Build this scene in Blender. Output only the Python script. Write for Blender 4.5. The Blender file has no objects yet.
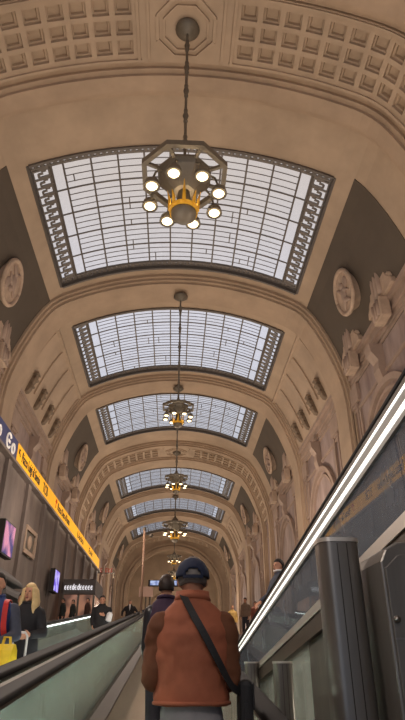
import bpy, bmesh, math, random
from mathutils import Vector, Matrix, noise
random.seed(7)
C = bpy.context.scene.collection
SC = bpy.context.scene
PI = math.pi

# ------------------------------------------------------------------ camera, sky, lights, exposure
ZC = 1.9                      # eye height above the lower hall floor; all heights below are given from the eye
H = 20.0                      # vault crown above the eye
PITCH, YAW, FPX = 28.926, 2.769, 570.0
cam = bpy.data.cameras.new('camera')
cam.sensor_fit = 'VERTICAL'; cam.sensor_height = 36.0; cam.lens = 36.0*FPX/720.0
cam.clip_start = 0.05; cam.clip_end = 500
camo = bpy.data.objects.new('camera', cam); C.objects.link(camo)
camo.location = (0, 0, ZC)
camo.rotation_euler = (math.radians(90+PITCH), 0, math.radians(-YAW))
SC.camera = camo

SC.view_settings.view_transform = 'Standard'
SC.view_settings.look = 'None'
SC.view_settings.exposure = 0.0
SC.view_settings.gamma = 1.0
SC.view_settings.use_curve_mapping = False
SC.cycles.use_denoising = True
SC.cycles.max_bounces = 8
SC.cycles.transparent_max_bounces = 16
SC.cycles.sample_clamp_indirect = 4.0
SC.cycles.caustics_reflective = False
SC.cycles.caustics_refractive = False

w = bpy.data.worlds.new('sky'); SC.world = w; w.use_nodes = True
nt = w.node_tree; nt.nodes.clear()
wo = nt.nodes.new('ShaderNodeOutputWorld'); bg = nt.nodes.new('ShaderNodeBackground')
tc = nt.nodes.new('ShaderNodeTexCoord'); sx = nt.nodes.new('ShaderNodeSeparateXYZ'); rp = nt.nodes.new('ShaderNodeValToRGB')
nt.links.new(tc.outputs['Generated'], sx.inputs[0]); nt.links.new(sx.outputs['Z'], rp.inputs[0])
e = rp.color_ramp.elements
e[0].position = 0.0; e[0].color = (0.42, 0.52, 0.70, 1)
e[1].position = 0.72; e[1].color = (0.68, 0.60, 0.55, 1)
x = e.new(0.33); x.color = (0.54, 0.57, 0.66, 1)
x = e.new(0.52); x.color = (0.76, 0.77, 0.88, 1)
nt.links.new(rp.outputs[0], bg.inputs[0]); bg.inputs[1].default_value = 1.0
nt.links.new(bg.outputs[0], wo.inputs[0])

def light(name, kind, loc, power, color, rot=(0, 0, 0), size=1, size_y=None, **kw):
    l = bpy.data.lights.new(name, kind); l.energy = power; l.color = color
    if kind == 'AREA':
        l.shape = 'RECTANGLE'; l.size = size; l.size_y = size_y or size
    elif kind in ('POINT', 'SPOT'):
        l.shadow_soft_size = size
    for k, v in kw.items(): setattr(l, k, v)
    o = bpy.data.objects.new(name, l); C.objects.link(o)
    o.location = (loc[0], loc[1], loc[2]+ZC); o.rotation_euler = rot
    return o

SKY = [(.855, 1.275), (1.475, 1.887), (2.09, 2.48), (3.035, 3.40), (3.635, 3.985), (4.245, 4.58)]   # skylights along the hall, in units of H
# added upward fills without fixtures wash the vault; added point fills brighten the lower hall
WARM = (1.0, 0.86, 0.69)
for sgn in (-1, 1):
    for (ya, yb, pw) in ((-8, 28, 700), (28, 62, 780), (62, 96, 760)):
        light('vault_fill', 'AREA', (sgn*4.5, (ya+yb)/2, 6.5), pw, WARM, (PI, 0, 0), 1.0, yb-ya)
for (px, py, pz, pw) in ((-.8, -3.0, 3.8, 330), (-3.2, 4, 4.4, 380), (6.5, 12, 6.0, 420), (-2.4, 10.4, 4.4, 480), (-3.0, 22, 5.5, 300), (4.5, 34, 7.0, 800), (-3, 56, 7.0, 1000), (3, 82, 7.0, 1000), (4.5, 8, -.6, 110), (2.0, 18, -.6, 160)):
    light('hall_fill', 'POINT', (px, py, pz), pw, (1.0, 0.84, 0.72), size=0.15)

# ------------------------------------------------------------------ materials
def lin(c):
    return tuple((v/255/12.92 if v/255 <= .04045 else ((v/255+.055)/1.055)**2.4) for v in c)+(1,)
def mat(name, col, rough=.6, metal=0., var=0., scale=3., col2=None, bump=0., bscale=20., stretch=(1, 1, 1), emit=None, estr=0., spec=.5, detail=4):
    m = bpy.data.materials.new(name); m.use_nodes = True
    t = m.node_tree; b = t.nodes['Principled BSDF']
    b.inputs['Base Color'].default_value = lin(col); b.inputs['Roughness'].default_value = rough
    b.inputs['Metallic'].default_value = metal; b.inputs['Specular IOR Level'].default_value = spec
    tcn = t.nodes.new('ShaderNodeTexCoord'); mp = t.nodes.new('ShaderNodeMapping'); mp.inputs['Scale'].default_value = stretch
    t.links.new(tcn.outputs['Object'], mp.inputs[0])
    if var or col2:
        n = t.nodes.new('ShaderNodeTexNoise'); n.inputs['Scale'].default_value = scale; n.inputs['Detail'].default_value = detail
        n.inputs['Roughness'].default_value = .65
        t.links.new(mp.outputs[0], n.inputs[0])
        r = t.nodes.new('ShaderNodeValToRGB'); c1 = lin(col); c2 = lin(col2) if col2 else tuple(v*(1-var) for v in c1[:3])+(1,)
        r.color_ramp.elements[0].position = .35; r.color_ramp.elements[1].position = .65
        r.color_ramp.elements[0].color = c2; r.color_ramp.elements[1].color = c1
        t.links.new(n.outputs[0], r.inputs[0]); t.links.new(r.outputs[0], b.inputs['Base Color'])
    if bump:
        n2 = t.nodes.new('ShaderNodeTexNoise'); n2.inputs['Scale'].default_value = bscale; n2.inputs['Detail'].default_value = 5
        t.links.new(mp.outputs[0], n2.inputs[0])
        bp = t.nodes.new('ShaderNodeBump'); bp.inputs['Strength'].default_value = bump
        t.links.new(n2.outputs[0], bp.inputs['Height']); t.links.new(bp.outputs[0], b.inputs['Normal'])
    if emit:
        b.inputs['Emission Color'].default_value = lin(emit); b.inputs['Emission Strength'].default_value = estr
    return m
M = {}
M['stone'] = mat('pale_stone', (178, 154, 130), .8, var=.22, scale=.35, bump=.08, bscale=3)
M['stone_rib'] = mat('rib_stone', (174, 149, 125), .8, var=.2, scale=.5, bump=.08, bscale=3)
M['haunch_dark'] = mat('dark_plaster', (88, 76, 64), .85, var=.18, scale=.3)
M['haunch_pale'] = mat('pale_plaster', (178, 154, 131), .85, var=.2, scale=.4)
M['marble'] = mat('wall_marble', (168, 148, 140), .6, scale=.55, col2=(118, 98, 92), stretch=(1, 1, .35), bump=.05, bscale=4, detail=7)
M['marble_trim'] = mat('wall_trim_stone', (164, 140, 124), .65, var=.25, scale=.8)
M['shopstone'] = mat('mezzanine_stone', (132, 118, 108), .75, scale=.5, col2=(94, 82, 76), stretch=(1, 1, .4), detail=7)
M['relief'] = mat('relief_stone', (186, 160, 138), .8, var=.25, scale=2.5)
M['floor'] = mat('floor_marble', (150, 140, 128), .25, var=.3, scale=.8)
M['iron'] = mat('skylight_iron', (96, 88, 82), .5, metal=.3)  # iron colour lightened to suggest haze in the air
M['ironlite'] = mat('pale_ironwork', (112, 104, 98), .5, metal=.3)
M['bronze'] = mat('dark_bronze', (112, 102, 88), .5, metal=.2, var=.2, scale=4)
M['gold'] = mat('gilded_metal', (236, 180, 56), .4, metal=.35)
M['bulb'] = mat('lamp_glass', (255, 236, 196), .3, emit=(255, 232, 186), estr=3.2)
M['rubber'] = mat('black_rubber', (26, 24, 25), .65, spec=.12)
M['steel'] = mat('brushed_steel', (150, 146, 142), .33, metal=.85, var=.15, scale=2, stretch=(6, .3, 6))
M['steeldark'] = mat('dark_steel', (138, 133, 127), .3, metal=.6, var=.3, scale=1.2, stretch=(3, 3, .4))
M['steelcap'] = mat('pale_steel_cap', (196, 190, 182), .4, metal=.5)
M['deck'] = mat('satin_deck_steel', (88, 78, 68), .55, metal=.3, var=.15, scale=2, stretch=(6, .3, 6))
M['belt'] = mat('grooved_belt', (156, 136, 116), .55, var=.25, scale=6, stretch=(60, .6, 1))
M['beltpale'] = mat('pale_grooved_belt', (214, 222, 216), .4, scale=5, col2=(120, 130, 128), stretch=(1.5, 1, 1))
M['led'] = mat('led_tube', (255, 255, 252), .3, emit=(255, 252, 244), estr=1.5)
M['ledfill'] = mat('hidden_led_fill', (240, 250, 246), .3, emit=(240, 248, 240), estr=14)  # strong emitter for an added, unseen fill strip
M['ledsoft'] = mat('led_diffuser', (240, 244, 242), .3, emit=(236, 246, 244), estr=3.2)
M['profile'] = mat('satin_aluminium', (160, 160, 157), .6, metal=.1)
M['yellow'] = mat('sign_yellow', (236, 168, 14), .45, emit=(236, 168, 14), estr=.12)
M['navy'] = mat('sign_blue', (44, 48, 88), .5)
M['ink'] = mat('sign_ink', (40, 34, 28), .6)
M['white'] = mat('sign_white', (220, 216, 214), .5)
M['redink'] = mat('sign_red', (190, 70, 30), .5)
M['skin'] = mat('skin', (206, 150, 120), .55, var=.12, scale=12)
M['eye'] = mat('eye', (40, 28, 24), .2)
M['mouth'] = mat('lips', (156, 78, 70), .5)

def glass(name, tint, ior=1.09, rough=.02, haze=0., hcol=(200, 215, 210)):
    m = bpy.data.materials.new(name); m.use_nodes = True
    t = m.node_tree; t.nodes.clear()
    o = t.nodes.new('ShaderNodeOutputMaterial'); tr = t.nodes.new('ShaderNodeBsdfTransparent'); gl = t.nodes.new('ShaderNodeBsdfGlossy')
    tr.inputs[0].default_value = lin(tint); gl.inputs['Roughness'].default_value = rough
    gl.inputs[0].default_value = (.9, .95, .95, 1)
    fr = t.nodes.new('ShaderNodeFresnel'); fr.inputs[0].default_value = ior
    mx = t.nodes.new('ShaderNodeMixShader'); t.links.new(fr.outputs[0], mx.inputs[0])
    t.links.new(tr.outputs[0], mx.inputs[1]); t.links.new(gl.outputs[0], mx.inputs[2])
    last = mx
    if haze:
        df = t.nodes.new('ShaderNodeBsdfDiffuse'); df.inputs[0].default_value = lin(hcol)
        tl = t.nodes.new('ShaderNodeBsdfTranslucent'); tl.inputs[0].default_value = lin(hcol)
        m3 = t.nodes.new('ShaderNodeMixShader'); m3.inputs[0].default_value = .5
        t.links.new(df.outputs[0], m3.inputs[1]); t.links.new(tl.outputs[0], m3.inputs[2]); df = m3
        m2 = t.nodes.new('ShaderNodeMixShader'); m2.inputs[0].default_value = haze
        n = t.nodes.new('ShaderNodeTexNoise'); n.inputs['Scale'].default_value = 2.2; n.inputs['Detail'].default_value = 6
        tcn = t.nodes.new('ShaderNodeTexCoord'); t.links.new(tcn.outputs['Object'], n.inputs[0])
        mm = t.nodes.new('ShaderNodeMath'); mm.operation = 'MULTIPLY'; mm.inputs[1].default_value = haze*2
        t.links.new(n.outputs[0], mm.inputs[0]); t.links.new(mm.outputs[0], m2.inputs[0])
        t.links.new(mx.outputs[0], m2.inputs[1]); t.links.new(df.outputs[0], m2.inputs[2]); last = m2
    t.links.new(last.outputs[0], o.inputs[0])
    return m
M['glass'] = glass('balustrade_glass', (248, 253, 250), haze=.15, hcol=(232, 238, 232))
M['glassg'] = glass('smudged_glass', (236, 242, 248), ior=1.42, haze=.30, hcol=(168, 174, 186))
m = bpy.data.materials.new('skylight_glass'); m.use_nodes = True
t = m.node_tree; t.nodes.clear()
o_ = t.nodes.new('ShaderNodeOutputMaterial'); a_ = t.nodes.new('ShaderNodeBsdfTransparent'); b_ = t.nodes.new('ShaderNodeBsdfTranslucent'); x_ = t.nodes.new('ShaderNodeMixShader')
a_.inputs[0].default_value = (.97, .97, .97, 1); b_.inputs[0].default_value = (.9, .9, .9, 1)
n_ = t.nodes.new('ShaderNodeTexNoise'); n_.inputs['Scale'].default_value = 1.1; n_.inputs['Detail'].default_value = 3
c_ = t.nodes.new('ShaderNodeTexCoord'); t.links.new(c_.outputs['Object'], n_.inputs[0])
q_ = t.nodes.new('ShaderNodeMath'); q_.operation = 'MULTIPLY'; q_.inputs[1].default_value = .34
t.links.new(n_.outputs[0], q_.inputs[0]); t.links.new(q_.outputs[0], x_.inputs[0])
t.links.new(a_.outputs[0], x_.inputs[1]); t.links.new(b_.outputs[0], x_.inputs[2]); t.links.new(x_.outputs[0], o_.inputs[0])
M['skyglass'] = m

# ------------------------------------------------------------------ mesh helpers
class MB:
    def __init__(s): s.v = []; s.f = []
    def add(s, vs, fs):
        o = len(s.v); s.v += [Vector(p) for p in vs]; s.f += [tuple(i+o for i in f) for f in fs]; return s
    def box(s, c, d, R=None):
        c = Vector(c); vs = []
        for i in (-1, 1):
            for j in (-1, 1):
                for k in (-1, 1):
                    p = Vector((i*d[0]/2, j*d[1]/2, k*d[2]/2))
                    vs.append((R @ p if R else p)+c)
        return s.add(vs, [(0, 1, 3, 2), (4, 6, 7, 5), (0, 4, 5, 1), (2, 3, 7, 6), (0, 2, 6, 4), (1, 5, 7, 3)])
    def bb(s, x0, x1, y0, y1, z0, z1): return s.box(((x0+x1)/2, (y0+y1)/2, (z0+z1)/2), (x1-x0, y1-y0, z1-z0))
    def bar(s, a, b, wd, ht, up=(0, 0, 1)):
        a, b = Vector(a), Vector(b); d = b-a; L = d.length
        if L < 1e-6: return s
        d.normalize(); up = Vector(up); r = d.cross(up)
        if r.length < 1e-4: r = d.cross(Vector((1, 0, 0)))
        r.normalize(); u = r.cross(d)
        R = Matrix((r, d, u)).transposed()
        return s.box((a+b)/2, (wd, L, ht), R)
    def tube(s, pts, r, n=8, caps=True):
        pts = [Vector(p) for p in pts]; rs = r if isinstance(r, (list, tuple)) else [r]*len(pts)
        prev = None; rings = []
        for i, p in enumerate(pts):
            d = (pts[min(i+1, len(pts)-1)]-pts[max(i-1, 0)]).normalized()
            if prev is None:
                a = d.cross(Vector((0, 0, 1)) if abs(d.z) < .9 else Vector((1, 0, 0))).normalized()
            else:
                a = (prev-d*prev.dot(d)).normalized()
            prev = a; b = d.cross(a)
            rings.append([p+(a*math.cos(2*PI*k/n)+b*math.sin(2*PI*k/n))*rs[i] for k in range(n)])
        return s.rings(rings, caps)
    def rings(s, rings, caps=True):
        n = len(rings[0]); vs = [p for r in rings for p in r]; fs = []
        for i in range(len(rings)-1):
            for k in range(n):
                fs.append((i*n+k, i*n+(k+1) % n, (i+1)*n+(k+1) % n, (i+1)*n+k))
        if caps: fs += [tuple(range(n))[::-1], tuple(range((len(rings)-1)*n, len(rings)*n))]
        return s.add(vs, fs)
    def lathe(s, prof, n=24, c=(0, 0, 0), ph=0.):
        c = Vector(c)
        return s.rings([[c+Vector((r*math.cos(2*PI*k/n+ph), r*math.sin(2*PI*k/n+ph), z)) for k in range(n)] for r, z in prof])
    def ell(s, c, rad, R=None, nu=16, nv=10):
        c = Vector(c); rings = []
        for j in range(nv+1):
            th = PI*(j+.02)/(nv+.04) ; rr = []
            for k in range(nu):
                p = Vector((rad[0]*math.sin(th)*math.cos(2*PI*k/nu), rad[1]*math.sin(th)*math.sin(2*PI*k/nu), -rad[2]*math.cos(th)))
                rr.append(c+(R @ p if R else p))
            rings.append(rr)
        return s.rings(rings)
    def cap(s, a, ra, b, rb, n=12):
        a, b = Vector(a), Vector(b); d = b-a; L = d.length
        if L < 1e-6: return s.ell(a, (ra, ra, ra))
        d.normalize(); pts = []; rs = []
        for q in (-.98, -.8, -.5, 0): pts.append(a+d*ra*q); rs.append(ra*math.sqrt(1-q*q))
        for q in (0, .5, .8, .98): pts.append(b+d*rb*q); rs.append(rb*math.sqrt(1-q*q))
        return s.tube(pts, rs, n)
    def prism(s, poly, axis, a, b):
        """poly of 2D points swept along axis 0/1/2 from a to b"""
        n = len(poly); vs = []
        for t_ in (a, b):
            for (p, q) in poly:
                vs.append({0: (t_, p, q), 1: (p, t_, q), 2: (p, q, t_)}[axis])
        fs = [tuple(range(n)), tuple(range(n, 2*n))[::-1]]+[(i, i+n, (i+1) % n+n, (i+1) % n) for i in range(n)]
        return s.add(vs, fs)
    def mesh(s, name):
        me = bpy.data.meshes.new(name); me.from_pydata(s.v, [], s.f); me.update()
        bm = bmesh.new(); bm.from_mesh(me); bmesh.ops.recalc_face_normals(bm, faces=bm.faces); bm.to_mesh(me); bm.free()
        return me
    def build(s, name, m, parent=None, smooth=False, bevel=0., loc=None):
        return link(name, s.mesh(name), m, parent, smooth, bevel, loc)
def link(name, me, m, parent=None, smooth=False, bevel=0., loc=None):
    me.materials.clear()
    for q in (m if isinstance(m, list) else [m]): me.materials.append(q)
    if smooth:
        me.polygons.foreach_set('use_smooth', [True]*len(me.polygons))
    o = bpy.data.objects.new(name, me); C.objects.link(o); o.parent = parent
    if loc: o.location = loc
    if bevel:
        b = o.modifiers.new('bevel', 'BEVEL'); b.width = bevel; b.segments = 2; b.limit_method = 'ANGLE'
    return o
def tag(o, label, cat, group=None, kind=None):
    o['label'] = label; o['category'] = cat
    if group: o['group'] = group
    if kind: o['kind'] = kind
    return o
def thing(name, label, cat, loc=(0, 0, 0), rot=(0, 0, 0), group=None):
    o = bpy.data.objects.new(name, None); C.objects.link(o); o.location = loc; o.rotation_euler = rot
    o.empty_display_size = .2
    return tag(o, label, cat, group)
def struct(name, mb, m, parent=None, **k):
    o = mb.build(name, m, parent, **k)
    if parent is None: o['kind'] = 'structure'
    return o
def copy_tree(o, parent=None):
    c = o.copy(); C.objects.link(c); c.parent = parent
    for ch in list(o.children): copy_tree(ch, c)
    return c
def auto(o, ang=35):
    me = o.data; me.polygons.foreach_set('use_smooth', [True]*len(me.polygons))
    me.set_sharp_from_angle(angle=math.radians(ang)); return o
def text_mesh(body, size, ext=.01):
    cu = bpy.data.curves.new('t', 'FONT'); cu.body = body; cu.size = size; cu.extrude = ext; cu.align_y = 'CENTER'
    ob = bpy.data.objects.new('t', cu); C.objects.link(ob)
    dg = bpy.context.evaluated_depsgraph_get(); me = bpy.data.meshes.new_from_object(ob.evaluated_get(dg))
    bpy.data.objects.remove(ob); bpy.data.curves.remove(cu)
    return me
def remesh(mb, vox, smooth=4):
    me = mb.mesh('r'); ob = bpy.data.objects.new('r', me); C.objects.link(ob)
    r = ob.modifiers.new('r', 'REMESH'); r.mode = 'VOXEL'; r.voxel_size = vox
    if smooth:
        q = ob.modifiers.new('s', 'SMOOTH'); q.iterations = smooth; q.factor = .5
    dg = bpy.context.evaluated_depsgraph_get(); out = bpy.data.meshes.new_from_object(ob.evaluated_get(dg))
    bpy.data.objects.remove(ob); bpy.data.meshes.remove(me)
    return out

# ------------------------------------------------------------------ vault profile (half, in units of H)
SKX = .321
def arcz(x): R_ = .699; return 1.0-R_+math.sqrt(R_*R_-x*x)
half = [(SKX*i/12, arcz(SKX*i/12)) for i in range(13)]
half += [(.338, .911), (.355, .896), (.372, .874), (.39, .842), (.408, .803), (.424, .762), (.437, .722), (.447, .685), (.453, .65), (.456, .61)]
half = [(a*H, b*H) for a, b in half]
full = [(-a, b) for a, b in half[:0:-1]]+half
def offs(poly, d):
    """offset an open (x,z) line by d towards the inside of the hall"""
    out = []
    for i, p in enumerate(poly):
        a = Vector(poly[max(i-1, 0)]); b = Vector(poly[min(i+1, len(poly)-1)]); tt = (b-a).normalized()
        n = Vector((tt.y, -tt.x))          # line runs left to right: inside is below
        out.append((p[0]+n.x*d, p[1]+n.y*d))
    return out
def patch(mb, poly, y0, y1, d_in=0., thick=.35):
    """closed shell following the profile between two stations; d_in = how far proud of the vault"""
    a = offs(poly, d_in); b = offs(poly, -thick); n = len(poly)
    loop = a+b[::-1]; m_ = 2*n
    vs = [(p[0], y0, p[1]) for p in loop]+[(p[0], y1, p[1]) for p in loop]
    fs = []
    for i in range(m_): fs.append((i, (i+1) % m_, (i+1) % m_+m_, i+m_))
    for i in range(n-1):
        j = m_-1-i
        fs.append((i, j, j-1, i+1)); fs.append((i+m_, i+1+m_, j-1+m_, j+m_))
    mb.add(vs, fs)
def sidepoly(x0, x1):
    """part of the half profile between two X values (right side), left to right"""
    pts = [p for p in half if x0*H-1e-6 <= p[0] <= x1*H+1e-6]
    def at(x):
        for (a, b), (c, d_) in zip(half[:-1], half[1:]):
            if a <= x <= c: return (x, b+(d_-b)*(x-a)/(c-a))
    if not pts or pts[0][0] > x0*H+1e-5: pts = [at(x0*H)]+pts
    if pts[-1][0] < x1*H-1e-5: pts = pts+[at(x1*H)]
    return pts
def mir(poly): return [(-a, b) for a, b in poly[::-1]]

YB, YE = -12.0, 4.93*H
HX = .355                                  # where the painted haunch begins
ceil = MB(); stations = []
prev = YB
for (a, b) in SKY:
    stations.append((prev, a*H)); prev = b*H
stations.append((prev, YE))
skip_coffer = [(.526*H, .656*H), (2.692*H, 2.822*H), (4.76*H, 4.89*H)]
for (a, b) in stations:
    patch(ceil, full, a, b)
for (a, b) in SKY:
    s_ = sidepoly(SKX, HX); patch(ceil, s_, a*H-.001, b*H+.001); patch(ceil, mir(s_), a*H-.001, b*H+.001)
# coffered bands (a sunk grid following the vault)
def arclen(poly):
    L = [0]
    for p, q in zip(poly[:-1], poly[1:]): L.append(L[-1]+(Vector(q)-Vector(p)).length)
    return L
HL = arclen(half)
def onarc(u, d=0.):
    s_ = -1 if u < 0 else 1; u = abs(u)
    u = min(u, HL[-1]-1e-4)
    for i in range(len(HL)-1):
        if HL[i] <= u <= HL[i+1]:
            k = (u-HL[i])/(HL[i+1]-HL[i]); p = Vector(half[i]).lerp(Vector(half[i+1]), k)
            def nrm(j):
                a_ = Vector(half[max(j-1, 0)]) if j else Vector((-half[1][0], half[1][1])); c_2 = Vector(half[min(j+1, len(half)-1)])
                t2 = (c_2-a_).normalized(); return Vector((t2.y, -t2.x))
            n = nrm(i).lerp(nrm(i+1), k).normalized()
            return (s_*(p.x+n.x*d), p.y+n.y*d)
def coffers(mb, y0, y1):
    P = .24
    for s_ in (-1, 1):
        ustart = 1.9; pit = .77; wd = .57
        k = 0
        cells = []
        while ustart+k*pit+wd < 12.5:
            cells.append((ustart+k*pit, ustart+k*pit+wd)); k += 1
        ulines = [1.62]
        for c0, c1 in cells: ulines += [c0, c1]
        ulines += [12.75]
        rows = []; ym = (y0+y1)/2
        for r in (-1, 0, 1): rows.append((ym+r*.70-.26, ym+r*.70+.26))
        ylines = [y0]+[q for r in rows for q in r]+[y1]
        for i in range(len(ulines)-1):
            for j in range(len(ylines)-1):
                u0, u1 = ulines[i]*s_, ulines[i+1]*s_; v0, v1 = ylines[j], ylines[j+1]
                if i % 2 == 1 and j % 2 == 1:
                    q = [(u0, v0), (u1, v0), (u1, v1), (u0, v1)]; cu, cv = (u0+u1)/2, (v0+v1)/2
                    lv = [(1., P), (1., P-.13), (.74, P-.13), (.68, P-.26)]
                    vs = []
                    for sc_, d in lv:
                        for (a, b) in q:
                            x_2, z_2 = onarc(cu+(a-cu)*sc_, d); vs.append((x_2, cv+(b-cv)*sc_, z_2))
                    fs = []
                    for l in range(3):
                        for e_ in range(4): fs.append((l*4+e_, l*4+(e_+1) % 4, l*4+4+(e_+1) % 4, l*4+4+e_))
                    fs.append((12, 13, 14, 15)); mb.add(vs, fs)
                else:
                    n = max(1, int(abs(u1-u0)/.45))
                    for q in range(n):
                        a, b = u0+(u1-u0)*q/n, u0+(u1-u0)*(q+1)/n
                        xa, za = onarc(a, P); xb, zb = onarc(b, P)
                        mb.add([(xa, v0, za), (xb, v0, zb), (xb, v1, zb), (xa, v1, za)], [(0, 1, 2, 3)])
    # middle field with its octagonal moulding
    n = 10
    for q in range(n):
        a, b = -1.62+3.24*q/n, -1.62+3.24*(q+1)/n
        xa, za = onarc(a, P); xb, zb = onarc(b, P)
        mb.add([(xa, y0, za), (xb, y0, zb), (xb, y1, zb), (xa, y1, za)], [(0, 1, 2, 3)])
    ym = (y0+y1)/2
    for R_, wd in ((1.1, .12), (.84, .07)):
        pts = []
        for k in range(9):
            an = PI/8+k*PI/4; u = R_*math.cos(an); yy = ym+R_*math.sin(an); x_2, z_2 = onarc(u, P+.03); pts.append((x_2, yy, z_2))
        for p, q in zip(pts[:-1], pts[1:]): mb.bar(p, q, wd, .1)
    for s_ in (-1, 1):           # long frame mouldings round the fields
        for u in (1.7, 1.34):
            x_2, z_2 = onarc(s_*u, P+.02); mb.bar((x_2, y0+.12, z_2), (x_2, y1-.12, z_2), .1, .1)
        for yy in (y0+.1, y1-.1):
            for q in range(28):
                a, b = s_*(1.62+11.1*q/28), s_*(1.62+11.1*(q+1)/28)
                xa, za = onarc(a, P+.02); xb, zb = onarc(b, P+.02); mb.bar((xa, yy, za), (xb, yy, zb), .1, .1)
    # end faces between the panel and the vault
    for yy in (y0, y1):
        for q in range(56):
            a, b = -12.75+25.5*q/56, -12.75+25.5*(q+1)/56
            xa, za = onarc(a, P); xb, zb = onarc(b, P); xc, zc = onarc(b, 0); xd, zd = onarc(a, 0)
            mb.add([(xa, yy, za), (xb, yy, zb), (xc, yy, zc), (xd, yy, zd)], [(0, 1, 2, 3)])
ceil_o = struct('ceiling', ceil, M['stone'])
for k, (a, b) in enumerate(skip_coffer):
    cf = MB(); coffers(cf, a, b); o = cf.build('coffered_band', M['stone'], ceil_o)
ribpath = full
ZF = -ZC
def riblegs(poly, d_in, xleg):
    pr = offs(poly, d_in)
    return pr
trimn = [0]
def rib(y0, y1):
    trimn[0] += 1
    mb = MB()
    lft = [(-half[-1][0], ZF)]+full+[(half[-1][0], ZF)]
    # force the legs vertical
    for (dy, d_in) in ((0., .16), (.18, .29), (.38, .42)):
        patch(mb, lft, y0+dy, y1-dy, d_in, .3)
    return struct('trim_%d' % trimn[0], mb, M['stone_rib'])
ribs = [(.455, .525), (.657, .727), (1.305, 1.435), (1.92, 2.05), (2.62, 2.69), (2.825, 2.895), (3.435, 3.60), (4.02, 4.205), (4.62, 4.72)]
for a, b in ribs: rib(a*H, b*H)
# haunches beside the skylights: dark plaster in bays 1, 3, 4, 6 and pale fluted ones in 2 and 5
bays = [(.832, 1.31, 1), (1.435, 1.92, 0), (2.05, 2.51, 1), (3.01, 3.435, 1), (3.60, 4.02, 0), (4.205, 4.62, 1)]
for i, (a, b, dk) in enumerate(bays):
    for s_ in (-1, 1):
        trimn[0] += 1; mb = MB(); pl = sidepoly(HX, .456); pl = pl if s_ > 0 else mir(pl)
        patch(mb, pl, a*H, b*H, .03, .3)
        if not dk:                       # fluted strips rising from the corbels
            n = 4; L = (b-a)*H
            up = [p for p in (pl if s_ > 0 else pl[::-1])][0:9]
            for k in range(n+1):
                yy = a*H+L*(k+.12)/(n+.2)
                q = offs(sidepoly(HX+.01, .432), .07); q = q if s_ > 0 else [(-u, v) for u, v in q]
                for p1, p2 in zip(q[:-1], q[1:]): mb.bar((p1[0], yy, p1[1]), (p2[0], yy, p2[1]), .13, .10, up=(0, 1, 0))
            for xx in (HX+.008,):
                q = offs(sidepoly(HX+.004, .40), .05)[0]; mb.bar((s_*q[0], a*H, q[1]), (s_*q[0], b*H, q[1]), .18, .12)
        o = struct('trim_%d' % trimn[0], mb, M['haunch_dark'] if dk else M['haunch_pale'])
# end parts of the vault sides where there is no haunch field are covered by the full bands

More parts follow.
